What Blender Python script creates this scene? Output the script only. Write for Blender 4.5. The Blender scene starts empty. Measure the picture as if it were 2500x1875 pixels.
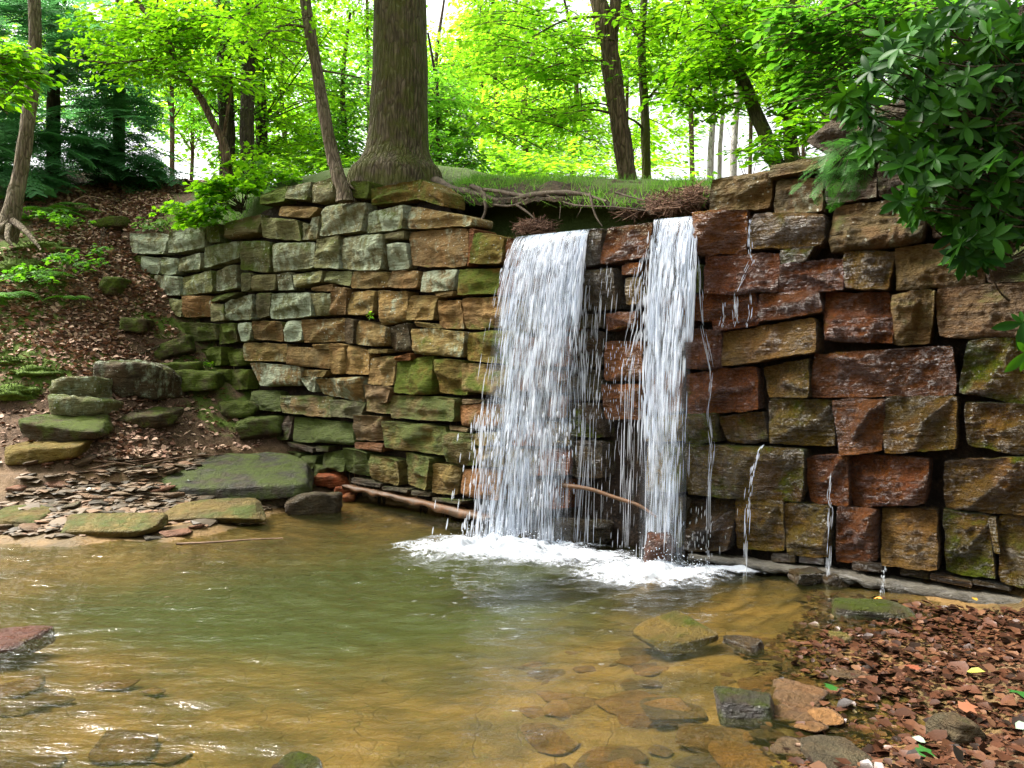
import bpy, bmesh, math, random
import numpy as np
from mathutils import Vector

rng = np.random.default_rng(7)
random.seed(7)
sc = bpy.context.scene
COL = sc.collection

# ------------------------------------------------------------------ camera, sky, sun, exposure
EYE = 1.5
cd = bpy.data.cameras.new("camera"); cam = bpy.data.objects.new("camera", cd); COL.objects.link(cam)
cd.sensor_width = 36.0; cd.lens = 28.8; cd.clip_start = 0.05; cd.clip_end = 900
cam.location = (0, 0, EYE); cam.rotation_euler = (math.radians(90), 0, 0)
sc.camera = cam

SUN_EL, SUN_AZ = math.radians(52), math.radians(-72)      # azimuth measured from +Y towards +X
W = bpy.data.worlds.new("World"); sc.world = W; W.use_nodes = True
wn = W.node_tree.nodes; wl = W.node_tree.links; wn.clear()
sky = wn.new("ShaderNodeTexSky"); sky.sky_type = 'NISHITA'; sky.sun_disc = False
sky.sun_elevation = SUN_EL; sky.sun_rotation = SUN_AZ; sky.air_density = 1.0; sky.dust_density = 5.0; sky.ozone_density = 0.6
hs = wn.new("ShaderNodeHueSaturation"); hs.inputs['Saturation'].default_value = 0.14
bg = wn.new("ShaderNodeBackground"); bg.inputs['Strength'].default_value = 0.15
wo = wn.new("ShaderNodeOutputWorld")
wl.new(sky.outputs[0], hs.inputs['Color']); wl.new(hs.outputs[0], bg.inputs['Color']); wl.new(bg.outputs[0], wo.inputs['Surface'])

sd = bpy.data.lights.new("sun", 'SUN'); sd.energy = 3.4; sd.angle = math.radians(25); sd.color = (1.0, 0.95, 0.85)
sun = bpy.data.objects.new("sun", sd); COL.objects.link(sun)
sdir = Vector((math.sin(SUN_AZ) * math.cos(SUN_EL), math.cos(SUN_AZ) * math.cos(SUN_EL), math.sin(SUN_EL)))
sun.rotation_euler = sdir.to_track_quat('Z', 'Y').to_euler()

sc.view_settings.view_transform = 'Standard'; sc.view_settings.look = 'None'
sc.view_settings.gamma = 1.0; sc.view_settings.use_curve_mapping = False
sc.view_settings.exposure = 1.7
sc.render.engine = 'CYCLES'
sc.cycles.max_bounces = 8; sc.cycles.diffuse_bounces = 4; sc.cycles.glossy_bounces = 3
sc.cycles.transmission_bounces = 6; sc.cycles.transparent_max_bounces = 24
sc.cycles.use_denoising = True
sc.cycles.caustics_reflective = False; sc.cycles.caustics_refractive = False

# ------------------------------------------------------------------ maths helpers
def P(px, py, D):
    """point of the place seen at photo position (px, py) of 2500 x 1875 at distance D along the view axis"""
    return np.array([(px - 1250.0) / 2000.0 * D, D, EYE + (937.5 - py) / 2000.0 * D])

def _hash(ix, iy, iz):
    h = (ix * 374761393 + iy * 668265263 + iz * 2147483647) & 0xFFFFFFFF
    h = ((h ^ (h >> 13)) * 1274126177) & 0xFFFFFFFF
    h = (h ^ (h >> 16)) & 0xFFFFFF
    return h / float(0xFFFFFF)

def vnoise(p):
    p = np.asarray(p, dtype=np.float64); i = np.floor(p).astype(np.int64); f = p - i; f = f * f * (3 - 2 * f)
    x, y, z = i[..., 0], i[..., 1], i[..., 2]; u, v, w = f[..., 0], f[..., 1], f[..., 2]
    r = 0
    for dx in (0, 1):
        for dy in (0, 1):
            for dz in (0, 1):
                r = r + _hash(x + dx, y + dy, z + dz) * (u if dx else 1 - u) * (v if dy else 1 - v) * (w if dz else 1 - w)
    return r * 2 - 1

def fbm(p, o=4, gain=0.5):
    a, s, r = 1.0, 1.0, 0
    p = np.asarray(p, dtype=np.float64)
    for k in range(o):
        r = r + a * vnoise(p * s + 17.3 * k); a *= gain; s *= 2.03
    return r

def fbm2(x, y, sc_, o=4, off=0.0):
    return fbm(np.stack([x * sc_ + off, y * sc_ + off * 1.7, np.zeros_like(x) + off], -1), o)

def smooth(a, b, x):
    t = np.clip((x - a) / (b - a), 0, 1); return t * t * (3 - 2 * t)

def norm(v):
    v = np.asarray(v, dtype=np.float64); return v / np.maximum(np.linalg.norm(v, axis=-1, keepdims=True), 1e-9)

# ------------------------------------------------------------------ mesh helpers
class MB:
    def __init__(s):
        s.v = []; s.f4 = []; s.f3 = []; s.a = []; s.n = 0
    def add(s, v, f4=None, f3=None, a=0.5):
        v = np.asarray(v, dtype=np.float64).reshape(-1, 3)
        if f4 is not None and len(f4): s.f4.append(np.asarray(f4, dtype=np.int64).reshape(-1, 4) + s.n)
        if f3 is not None and len(f3): s.f3.append(np.asarray(f3, dtype=np.int64).reshape(-1, 3) + s.n)
        s.v.append(v); s.a.append(np.broadcast_to(np.asarray(a, dtype=np.float64).reshape(-1), (len(v),)) if np.ndim(a) else np.full(len(v), a)); s.n += len(v)
    def mesh(s, name, mat=None, smooth_=True, uv=None):
        v = np.concatenate(s.v); me = bpy.data.meshes.new(name)
        f4 = np.concatenate(s.f4) if s.f4 else np.zeros((0, 4), np.int64)
        f3 = np.concatenate(s.f3) if s.f3 else np.zeros((0, 3), np.int64)
        me.vertices.add(len(v)); me.vertices.foreach_set('co', v.astype(np.float32).ravel())
        nl = f4.size + f3.size; me.loops.add(nl)
        me.loops.foreach_set('vertex_index', np.concatenate([f4.ravel(), f3.ravel()]).astype(np.int32))
        npoly = len(f4) + len(f3); me.polygons.add(npoly)
        st = np.concatenate([np.arange(len(f4)) * 4, f4.size + np.arange(len(f3)) * 3]).astype(np.int32)
        me.polygons.foreach_set('loop_start', st)
        me.polygons.foreach_set('use_smooth', np.full(npoly, smooth_, dtype=bool))
        at = me.attributes.new('v', 'FLOAT', 'POINT'); at.data.foreach_set('value', np.concatenate(s.a).astype(np.float32))
        me.update(calc_edges=True); me.validate()
        if mat: me.materials.append(mat)
        return me
    def build(s, name, mat, parent=None, smooth_=True):
        o = bpy.data.objects.new(name, s.mesh(name, mat, smooth_)); COL.objects.link(o)
        if parent is not None: set_parent(o, parent)
        return o

def set_parent(o, parent):
    o.parent = parent
    o.matrix_parent_inverse = parent.matrix_basis.inverted() if parent.type == 'EMPTY' else parent.matrix_basis.inverted()

def tag(o, label=None, cat=None, group=None, kind=None):
    if label: o['label'] = label
    if cat: o['category'] = cat
    if group: o['group'] = group
    if kind: o['kind'] = kind
    return o

def empty(name, loc, label, cat, group=None):
    o = bpy.data.objects.new(name, None); COL.objects.link(o); o.location = tuple(loc); o.empty_display_size = 0.2
    return tag(o, label, cat, group)

def grid_faces(nu, nv, off=0, wrap=False):
    i = np.arange(nu - 1)[:, None]; m = nv if wrap else nv - 1; j = np.arange(m)[None, :]
    j2 = (j + 1) % nv
    return (np.stack([i * nv + j, (i + 1) * nv + j, (i + 1) * nv + j2, i * nv + j2], -1) + off).reshape(-1, 4)

def catmull(pts, n):
    pts = np.asarray(pts, dtype=np.float64); k = len(pts)
    t = np.linspace(0, k - 1, n); i = np.clip(t.astype(int), 0, k - 2); f = (t - i)[:, None]
    p0 = pts[np.clip(i - 1, 0, k - 1)]; p1 = pts[i]; p2 = pts[i + 1]; p3 = pts[np.clip(i + 2, 0, k - 1)]
    return 0.5 * ((2 * p1) + (-p0 + p2) * f + (2 * p0 - 5 * p1 + 4 * p2 - p3) * f ** 2 + (-p0 + 3 * p1 - 3 * p2 + p3) * f ** 3)

def tube(mb, pts, rad, seg=8, n=None, rough=0.0, rs=3.0, a=0.5, seed=0.0, lobes=0, cap=True):
    pts = np.asarray(pts, dtype=np.float64); rad = np.asarray(rad, dtype=np.float64)
    if np.ndim(rad) == 0: rad = np.full(len(pts), float(rad))
    if n is None: n = len(pts)
    q = catmull(np.column_stack([pts, rad]), n); c = q[:, :3]; r = np.maximum(q[:, 3], 0.0008)
    tg = norm(np.gradient(c, axis=0))
    ref = np.array([0.31, 0.93, 0.2]) if abs(tg[0] @ np.array([0.31, 0.93, 0.2])) < 0.8 else np.array([0.9, 0.1, 0.4])
    x = norm(np.cross(tg, ref)); y = np.cross(tg, x)
    th = np.linspace(0, 2 * math.pi, seg, endpoint=False)
    ring = np.cos(th)[None, :, None] * x[:, None, :] + np.sin(th)[None, :, None] * y[:, None, :]
    R = np.repeat(r[:, None], seg, 1)
    if rough:
        d = c[:, None, :] * 0 + ring * 1.5 + (np.linspace(0, 1, n)[:, None, None] * np.linalg.norm(pts[-1] - pts[0]) * rs) * np.array([0.2, 0.1, 1.0])
        R = R * (1 + rough * fbm(d + seed, 3))
    v = c[:, None, :] + ring * R[..., None]
    f = grid_faces(n, seg, wrap=True)
    vv = v.reshape(-1, 3)
    f3 = None
    if cap:
        vv = np.vstack([vv, c[0], c[-1]]); j = np.arange(seg); b = n * seg
        f3 = np.vstack([np.stack([np.full(seg, b), (j + 1) % seg, j], -1),
                        np.stack([np.full(seg, b + 1), (n - 1) * seg + j, (n - 1) * seg + (j + 1) % seg], -1)])
    mb.add(vv, f, f3, a)

def stamp(mb, tv, tf4, c, fwd, up, size, a, tf3=None):
    """many copies of a small template (x right, y forward, z up)"""
    c = np.atleast_2d(np.asarray(c)); k = len(c); fwd = norm(np.atleast_2d(fwd)); up = np.atleast_2d(up); x = norm(np.cross(fwd, up)); up = np.cross(x, fwd)
    size = np.broadcast_to(np.asarray(size, dtype=np.float64), (k,))
    t = tv[None] * size[:, None, None]
    v = c[:, None, :] + t[..., 0:1] * x[:, None, :] + t[..., 1:2] * fwd[:, None, :] + t[..., 2:3] * up[:, None, :]
    m = len(tv); off = (np.arange(k) * m)[:, None, None]
    f4 = (tf4[None] + off).reshape(-1, 4) if tf4 is not None else None
    f3 = (tf3[None] + off).reshape(-1, 3) if tf3 is not None else None
    mb.add(v.reshape(-1, 3), f4, f3, np.repeat(np.broadcast_to(a, (k,)), m))

LEAF_V = np.array([[0, 0, 0], [.26, .30, .05], [.24, .66, .03], [0, 1, -.06], [-.24, .66, .03], [-.26, .30, .05]], float)
LEAF_F = np.array([[0, 1, 2, 3], [0, 3, 4, 5]])
MAPLE_V = np.array([[0, 0, 0], [.42, .18, .04], [.30, .42, .03], [.52, .66, .0], [.18, .68, .03], [0, 1.0, -.08],
                    [-.18, .68, .03], [-.52, .66, .0], [-.30, .42, .03], [-.42, .18, .04]], float)
MAPLE_F = np.array([[0, 1, 2, 4], [0, 4, 5, 6], [0, 6, 8, 9]])
MAPLE_F3 = np.array([[2, 3, 4], [6, 7, 8]])
DRY_V = np.array([[0, 0, 0], [.30, .22, .12], [.36, .55, .20], [0, 1, .10], [-.34, .60, .16], [-.30, .25, .10], [0, .5, 0]], float)
DRY_F = np.array([[0, 1, 2, 6], [6, 2, 3, 4], [0, 6, 4, 5]])

# ------------------------------------------------------------------ material helpers
class NT:
    def __init__(s, name):
        s.m = bpy.data.materials.new(name); s.m.use_nodes = True; s.t = s.m.node_tree; s.t.nodes.clear()
        s.out = s.t.nodes.new('ShaderNodeOutputMaterial')
    def n(s, typ, ins=None, **kw):
        nd = s.t.nodes.new('ShaderNode' + typ)
        for k, v in kw.items(): setattr(nd, k, v)
        for k, v in (ins or {}).items():
            so = nd.inputs[k]
            if isinstance(v, bpy.types.NodeSocket): s.t.links.new(v, so)
            elif isinstance(v, tuple) and len(v) == 3 and so.type == 'RGBA': so.default_value = (*v, 1)
            else: so.default_value = v
        return nd
    def math(s, op, a, b=0.0, c=0.0, clamp=False):
        nd = s.n('Math', {0: a, 1: b, 2: c}, operation=op, use_clamp=clamp); return nd.outputs[0]
    def mix(s, f, a, b, blend='MIX'):
        nd = s.n('Mix', data_type='RGBA', blend_type=blend, clamp_factor=True)
        for i, v in ((0, f), (6, a), (7, b)):
            so = nd.inputs[i]
            if isinstance(v, bpy.types.NodeSocket): s.t.links.new(v, so)
            elif isinstance(v, tuple): so.default_value = (*v, 1)
            else: so.default_value = v
        return nd.outputs[2]
    def ramp(s, f, lo, hi, a=0.0, b=1.0):
        nd = s.n('MapRange', {0: f, 1: lo, 2: hi, 3: a, 4: b}, interpolation_type='SMOOTHSTEP'); return nd.outputs[0]
    def noise(s, vec, scale, detail=4.0, rough=0.55, out=0):
        return s.n('TexNoise', {'Vector': vec, 'Scale': scale, 'Detail': detail, 'Roughness': rough}).outputs[out]
    def scaled(s, vec, xyz):
        return s.n('Mapping', {'Vector': vec, 'Scale': xyz}).outputs[0]
    def bump(s, h, strength, dist, normal=None):
        i = {'Height': h, 'Strength': strength, 'Distance': dist}
        if normal is not None: i['Normal'] = normal
        return s.n('Bump', i).outputs[0]
    def surf(s, sock):
        s.t.links.new(sock, s.out.inputs['Surface']); return s.m

def m_stone(name='sandstone'):
    t = NT(name); geo = t.n('NewGeometry'); oi = t.n('ObjectInfo')
    sh = t.n('CombineXYZ', {0: t.math('MULTIPLY', oi.outputs['Random'], 91.0), 1: t.math('MULTIPLY', oi.outputs['Random'], 37.0), 2: 0.0}).outputs[0]
    vec = t.n('VectorMath', {0: geo.outputs['Position'], 1: sh}, operation='ADD').outputs[0]
    at = lambda nme: t.n('Attribute', attribute_type='OBJECT', attribute_name=nme).outputs['Fac']
    moss, lich, wet, rust = at('moss'), at('lichen'), at('wet'), at('rust')
    big = t.noise(vec, 2.6, 5, .6); mid = t.noise(vec, 11, 7, .65); fine = t.noise(vec, 70, 5, .7)
    strat = t.noise(t.scaled(vec, (2.0, 2.0, 14.0)), 1.6, 5, .6)
    k = t.math('ADD', t.math('MULTIPLY', big, 0.95), t.math('ADD', t.math('MULTIPLY', mid, 0.65), t.math('MULTIPLY', fine, 0.35)))
    k = t.math('ADD', t.math('MULTIPLY', t.math('SUBTRACT', k, 0.95), 1.9), 1.0)
    k = t.math('MAXIMUM', k, 0.2)
    col = t.n('VectorMath', {0: oi.outputs['Color'], 1: k}, operation='MULTIPLY').outputs[0]
    kk = t.n('CombineXYZ', {0: k, 1: k, 2: k}).outputs[0]
    col = t.n('VectorMath', {0: oi.outputs['Color'], 1: kk}, operation='MULTIPLY').outputs[0]
    rmask = t.math('MULTIPLY', t.ramp(t.noise(t.n('VectorMath', {0: vec, 1: (11., 5., 3.)}, operation='ADD').outputs[0], 3.4, 4, .6), .45, .62), rust)
    col = t.mix(rmask, col, (0.24, 0.085, 0.014))
    grey = t.ramp(t.noise(t.scaled(vec, (1.5, 1.5, .6)), 4.0, 5, .6), .52, .72, 0, .30)
    col = t.mix(t.math('MULTIPLY', grey, t.math('SUBTRACT', 1.0, t.math('MULTIPLY', wet, .85))), col, (0.16, 0.15, 0.085))
    dark = t.ramp(t.noise(t.scaled(vec, (1, 1, .4)), 7.0, 6, .7), .58, .74, 0, .6)
    col = t.mix(dark, col, (0.035, 0.028, 0.018))
    # moss: patches, fuller on surfaces that look up
    nz = t.n('SeparateXYZ', {0: geo.outputs['Normal']}).outputs[2]
    mo = t.math('ADD', t.noise(vec, 3.2, 6, .62), t.math('MULTIPLY', nz, 0.10))
    mo = t.math('ADD', mo, t.math('MULTIPLY', moss, 0.46))
    mmask = t.ramp(mo, .66, .88)
    mcol = t.mix(t.noise(vec, 26, 4, .6), (0.042, 0.070, 0.004), (0.150, 0.215, 0.010))
    col = t.mix(t.math('MULTIPLY', mmask, t.ramp(mid, .3, .6, .60, .92)), col, mcol)
    # lichen: crusty pale spots, streaky downwards
    lv = t.scaled(vec, (1.0, 1.0, .6))
    li = t.math('ADD', t.math('MULTIPLY', t.noise(lv, 9.0, 9, .72), .75), t.math('MULTIPLY', t.noise(lv, 2.3, 3, .5), .42))
    li = t.math('ADD', li, t.math('MULTIPLY', lich, 0.36))
    lmask = t.math('MULTIPLY', t.ramp(li, .78, .95), t.ramp(fine, .25, .5, .45, 1.0))
    lcol = t.mix(mid, (0.28, 0.34, 0.21), (0.54, 0.61, 0.46))
    col = t.mix(t.math('MULTIPLY', lmask, .85), col, lcol)
    sp = t.n('TexVoronoi', {'Vector': vec, 'Scale': 17.0, 'Randomness': 1.0})
    spot = t.math('MULTIPLY', t.ramp(t.math('ADD', sp.outputs['Distance'], t.math('MULTIPLY', mid, .12)), .26, .18), t.ramp(big, .46, .56))
    spot = t.math('MULTIPLY', spot, t.ramp(lich, .1, .45, 0, .8))
    col = t.mix(spot, col, (0.62, 0.64, 0.54))
    col = t.mix(t.math('MULTIPLY', wet, .62), col, t.mix(1.0, col, (0.42, 0.36, 0.26), 'MULTIPLY'))
    chip = t.n('TexVoronoi', {'Vector': t.n('VectorMath', {0: vec, 1: t.n('VectorMath', {0: t.noise(vec, 6.0, 3, .5, 1), 1: (.12, .12, .12)}, operation='MULTIPLY').outputs[0]}, operation='ADD').outputs[0], 'Scale': 8.5}).outputs['Distance']
    h = t.math('ADD', t.math('MULTIPLY', mid, 1.0), t.math('ADD', t.math('MULTIPLY', fine, .35), t.math('MULTIPLY', strat, 1.0)))
    h = t.math('ADD', h, t.math('ADD', t.math('MULTIPLY', t.noise(t.scaled(vec, (1, 1, 1.8)), 20, 5, .6), .55), t.math('MULTIPLY', chip, .22)))
    h = t.math('ADD', h, t.math('MULTIPLY', mmask, t.math('MULTIPLY', fine, .5)))
    nb = t.bump(h, 1.0, 0.105)
    rgh = t.math('SUBTRACT', 0.92, t.math('MULTIPLY', t.math('MULTIPLY', wet, t.ramp(mid, .35, .6, .80, 1.0)), .82))
    b = t.n('BsdfPrincipled', {'Base Color': col, 'Roughness': rgh, 'Normal': nb, 'Specular IOR Level': t.math('ADD', .2, t.math('MULTIPLY', wet, .35))})
    return t.surf(b.outputs[0])

def m_simple(name, cols, scale=8.0, rough=.8, bump=.4, dist=.01, stretch=(1, 1, 1), detail=6, spec=.3, sub=0.0):
    t = NT(name); geo = t.n('NewGeometry'); v = t.scaled(geo.outputs['Position'], stretch)
    n1 = t.noise(v, scale, detail, .62); n2 = t.noise(v, scale * 5, 4, .6)
    c = t.mix(t.ramp(n1, .3, .7), cols[0], cols[1])
    if len(cols) > 2: c = t.mix(t.ramp(n2, .56, .7), c, cols[2])
    at = t.n('Attribute', attribute_type='GEOMETRY', attribute_name='v').outputs['Fac']
    c = t.mix(1.0, c, t.mix(at, (.72, .72, .72), (1.3, 1.3, 1.3)), 'MULTIPLY')
    nb = t.bump(t.math('ADD', n1, t.math('MULTIPLY', n2, .5)), bump, dist)
    b = t.n('BsdfPrincipled', {'Base Color': c, 'Roughness': rough, 'Normal': nb, 'Specular IOR Level': spec})
    return t.surf(b.outputs[0])

def m_leaf(name, c0, c1, tr0, tr1, f=.5, rough=.5, spec=.2):
    t = NT(name); at = t.n('Attribute', attribute_type='GEOMETRY', attribute_name='v').outputs['Fac']
    c = t.mix(at, c0, c1); tr = t.mix(at, tr0, tr1)
    b = t.n('BsdfPrincipled', {'Base Color': c, 'Roughness': rough, 'Specular IOR Level': spec})
    tl = t.n('BsdfTranslucent', {'Color': tr})
    mx = t.n('MixShader', {0: f, 1: b.outputs[0], 2: tl.outputs[0]})
    return t.surf(mx.outputs[0])

def m_bark(name, c0, c1, moss=0.0, ridge=1.0):
    t = NT(name); geo = t.n('NewGeometry'); p = geo.outputs['Position']
    v = t.scaled(p, (16, 16, 2.6)); vo = t.n('TexVoronoi', {'Vector': v, 'Scale': 1.3}, feature='DISTANCE_TO_EDGE').outputs['Distance']
    n1 = t.noise(t.scaled(p, (9, 9, 2.2)), 2.0, 7, .65); n2 = t.noise(p, 5.0, 5, .6); n3 = t.noise(p, 45, 4, .6)
    c = t.mix(t.ramp(n1, .32, .68), c0, c1)
    c = t.mix(t.ramp(vo, .10, .0, 0, .7), c, (0.018, 0.013, 0.008))
    c = t.mix(t.ramp(t.math('ADD', n3, t.math('MULTIPLY', n2, .5)), .92, 1.02, 0, .75), c, (0.40, 0.42, 0.36))
    z = t.n('SeparateXYZ', {0: p}).outputs[2]
    if moss:
        c = t.mix(t.math('MULTIPLY', t.ramp(n2, .38, .62), moss), c, (0.075, 0.085, 0.012))
    h = t.math('ADD', t.math('MULTIPLY', t.ramp(vo, 0, .3), ridge), t.math('MULTIPLY', n1, .8))
    nb = t.bump(t.math('ADD', h, t.math('MULTIPLY', n3, .25)), .9, .03)
    b = t.n('BsdfPrincipled', {'Base Color': c, 'Roughness': .9, 'Normal': nb, 'Specular IOR Level': .15})
    return t.surf(b.outputs[0])

def m_ground():
    t = NT('ground_soil'); geo = t.n('NewGeometry'); p = geo.outputs['Position']
    z = t.n('Attribute', attribute_type='GEOMETRY', attribute_name='zone').outputs['Color']
    s = t.n('SeparateColor', {0: z}); bed, moss, grass = s.outputs[0], s.outputs[1], s.outputs[2]
    n1 = t.noise(p, 2.2, 6, .6); n2 = t.noise(p, 14, 7, .65); n3 = t.noise(p, 60, 4, .6)
    soil = t.mix(t.ramp(n2, .35, .65), (0.045, 0.026, 0.014), (0.12, 0.072, 0.042))
    soil = t.mix(t.ramp(n3, .52, .66), soil, (0.19, 0.125, 0.085))
    vo = t.n('TexVoronoi', {'Vector': t.n('VectorMath', {0: p, 1: t.n('VectorMath', {0: t.noise(p, 2.0, 3, .5, 1), 1: (.5, .5, .5)}, operation='MULTIPLY').outputs[0]}, operation='ADD').outputs[0], 'Scale': 3.1}, feature='DISTANCE_TO_EDGE').outputs['Distance']
    crack = t.ramp(vo, .03, .004, 0, .28)
    bedc = t.mix(t.ramp(n1, .36, .64), (0.078, 0.050, 0.015), (0.180, 0.104, 0.034))
    bedc = t.mix(t.ramp(n2, .55, .72, 0, .6), bedc, (0.06, 0.034, 0.012))
    bedc = t.mix(crack, bedc, (0.06, 0.035, 0.014))
    sepz = t.n('SeparateXYZ', {0: p}).outputs[2]
    silt = t.ramp(sepz, -.12, -.36)
    bedc = t.mix(silt, bedc, t.mix(n2, (0.020, 0.036, 0.007), (0.052, 0.066, 0.015)))
    c = t.mix(bed, soil, bedc)
    mm = t.ramp(t.math('ADD', t.noise(p, 4.5, 6, .6), t.math('MULTIPLY', moss, .6)), .62, .85)
    c = t.mix(t.math('MULTIPLY', mm, .9), c, t.mix(n3, (0.035, 0.06, 0.006), (0.10, 0.17, 0.015)))
    gm = t.ramp(t.math('ADD', n2, t.math('MULTIPLY', grass, .7)), .75, .95)
    c = t.mix(gm, c, t.mix(n3, (0.04, 0.06, 0.015), (0.09, 0.13, 0.03)))
    nb = t.bump(t.math('ADD', n2, t.math('ADD', t.math('MULTIPLY', n3, .5), t.math('MULTIPLY', crack, -.6))), .8, .03)
    b = t.n('BsdfPrincipled', {'Base Color': c, 'Roughness': t.math('SUBTRACT', .95, t.math('MULTIPLY', bed, .35)), 'Normal': nb, 'Specular IOR Level': .25})
    return t.surf(b.outputs[0])

def m_water():
    t = NT('creek_water'); geo = t.n('NewGeometry'); p = geo.outputs['Position']
    n1 = t.noise(t.scaled(p, (.8, 1.9, 1.0)), 7.5, 4, .6); n2 = t.noise(t.scaled(p, (.9, 1.7, 1.0)), 24, 3, .5)
    nb = t.bump(t.math('ADD', n1, t.math('MULTIPLY', n2, .45)), .36, .05)
    fr = t.n('Fresnel', {'IOR': 1.33, 'Normal': nb}).outputs[0]
    tr = t.n('BsdfTransparent', {'Color': (0.88, 0.87, 0.66)})
    df = t.n('BsdfDiffuse', {'Color': (0.060, 0.066, 0.018)})
    body = t.n('MixShader', {0: t.math('ADD', .05, t.math('MULTIPLY', n1, .07)), 1: tr.outputs[0], 2: df.outputs[0]})
    gl = t.n('BsdfGlossy', {'Color': (1, 1, 1), 'Roughness': .02, 'Normal': nb})
    mx = t.n('MixShader', {0: t.math('MULTIPLY', fr, 1.0, clamp=True), 1: body.outputs[0], 2: gl.outputs[0]})
    return t.surf(mx.outputs[0])

def m_fall(name, dens, col=(0.80, 0.84, 0.92)):
    """falling water: bright aerated filaments with clear gaps between them (v = amount)"""
    t = NT(name); geo = t.n('NewGeometry'); p = geo.outputs['Position']
    uv = t.n('UVMap').outputs[0]
    a = t.n('Attribute', attribute_type='GEOMETRY', attribute_name='v').outputs['Fac']
    s1 = t.noise(t.scaled(uv, (58., 7.0, 1.)), 1.0, 5, .6); s2 = t.noise(t.scaled(uv, (130., 17., 1.)), 1.0, 4, .6); s3 = t.noise(t.scaled(uv, (20., 10., 1.)), 1.0, 3, .6)
    k = t.math('ADD', t.math('MULTIPLY', s1, .6), t.math('ADD', t.math('MULTIPLY', s2, .5), t.math('MULTIPLY', s3, .55)))
    k = t.math('ADD', k, t.math('MULTIPLY', t.math('SUBTRACT', a, .5), .7))
    al = t.ramp(k, dens, dens + .20, 0.03, 0.90)
    df = t.n('BsdfDiffuse', {'Color': col}); tl = t.n('BsdfTranslucent', {'Color': col})
    m1 = t.n('MixShader', {0: .4, 1: df.outputs[0], 2: tl.outputs[0]})
    gl = t.n('BsdfGlossy', {'Color': (1, 1, 1), 'Roughness': .15, 'Normal': t.bump(s1, .6, .02)})
    m2 = t.n('MixShader', {0: .14, 1: m1.outputs[0], 2: gl.outputs[0]})
    mx = t.n('MixShader', {0: al, 1: t.n('BsdfTransparent', {'Color': (.94, .96, .98)}).outputs[0], 2: m2.outputs[0]})
    return t.surf(mx.outputs[0])

def m_foam(name, alpha=.85, col=(0.84, 0.88, 0.95)):
    t = NT(name); geo = t.n('NewGeometry'); p = geo.outputs['Position']
    a = t.n('Attribute', attribute_type='GEOMETRY', attribute_name='v').outputs['Fac']
    n1 = t.noise(t.scaled(p, (.7, 1.4, 1)), 9, 6, .7); n2 = t.noise(p, 42, 5, .65)
    al = t.ramp(t.math('ADD', t.math('ADD', t.math('MULTIPLY', n1, 1.5), t.math('MULTIPLY', n2, .8)), t.math('MULTIPLY', a, 1.0)), 1.42, 1.95, 0, alpha)
    df = t.n('BsdfDiffuse', {'Color': col, 'Normal': t.bump(n2, .5, .02)}); tl = t.n('BsdfTranslucent', {'Color': col})
    m1 = t.n('MixShader', {0: .3, 1: df.outputs[0], 2: tl.outputs[0]})
    gl = t.n('BsdfGlossy', {'Color': (1, 1, 1), 'Roughness': .2})
    m2 = t.n('MixShader', {0: .12, 1: m1.outputs[0], 2: gl.outputs[0]})
    mx = t.n('MixShader', {0: al, 1: t.n('BsdfTransparent').outputs[0], 2: m2.outputs[0]})
    return t.surf(mx.outputs[0])

def m_drop(name, alpha=.75, col=(0.82, 0.86, 0.94)):
    t = NT(name)
    df = t.n('BsdfDiffuse', {'Color': col}); tl = t.n('BsdfTranslucent', {'Color': col})
    m1 = t.n('MixShader', {0: .45, 1: df.outputs[0], 2: tl.outputs[0]})
    gl = t.n('BsdfGlossy', {'Color': (1, 1, 1), 'Roughness': .12})
    m2 = t.n('MixShader', {0: .2, 1: m1.outputs[0], 2: gl.outputs[0]})
    mx = t.n('MixShader', {0: alpha, 1: t.n('BsdfTransparent').outputs[0], 2: m2.outputs[0]})
    return t.surf(mx.outputs[0])

def m_litter(name, cols, rough=.7):
    t = NT(name); a = t.n('Attribute', attribute_type='GEOMETRY', attribute_name='v').outputs['Fac']
    cr = t.n('ValToRGB', {0: a}); el = cr.color_ramp.elements
    el[0].position = 0; el[0].color = (*cols[0], 1); el[1].position = 1; el[1].color = (*cols[-1], 1)
    for i, c in enumerate(cols[1:-1]):
        e = el.new((i + 1) / (len(cols) - 1)); e.color = (*c, 1)
    geo = t.n('NewGeometry'); n = t.noise(geo.outputs['Position'], 50, 4, .6)
    c = t.mix(1.0, cr.outputs[0], t.mix(n, (.7, .7, .7), (1.25, 1.25, 1.25)), 'MULTIPLY')
    b = t.n('BsdfPrincipled', {'Base Color': c, 'Roughness': rough, 'Specular IOR Level': .35, 'Normal': t.bump(n, .3, .004)})
    return t.surf(b.outputs[0])

STONE = m_stone(); GROUND = m_ground(); WATER = m_water()
EARTH = m_simple('dark_earth', [(0.008, 0.005, 0.003), (0.026, 0.015, 0.008), (0.05, 0.03, 0.016)], 6, .95, .9, .05)
BARK_OAK = m_bark('oak_bark', (0.060, 0.045, 0.026), (0.15, 0.12, 0.075), .62)
BARK_PALE = m_bark('maple_bark', (0.10, 0.075, 0.05), (0.24, 0.19, 0.135), .22, .6)
BARK_BROWN = m_bark('cherry_bark', (0.085, 0.055, 0.034), (0.21, 0.145, 0.095), .10, 1.0)
BARK_DARK = m_bark('dark_bark', (0.032, 0.025, 0.017), (0.085, 0.066, 0.044), .15)
BARK_MOSS = m_bark('mossy_bark', (0.05, 0.045, 0.022), (0.13, 0.12, 0.06), .8, .5)
ROOT = m_simple('root_wood', [(0.045, 0.033, 0.022), (0.12, 0.092, 0.065), (0.19, 0.155, 0.115)], 14, .9, .6, .012)
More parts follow.
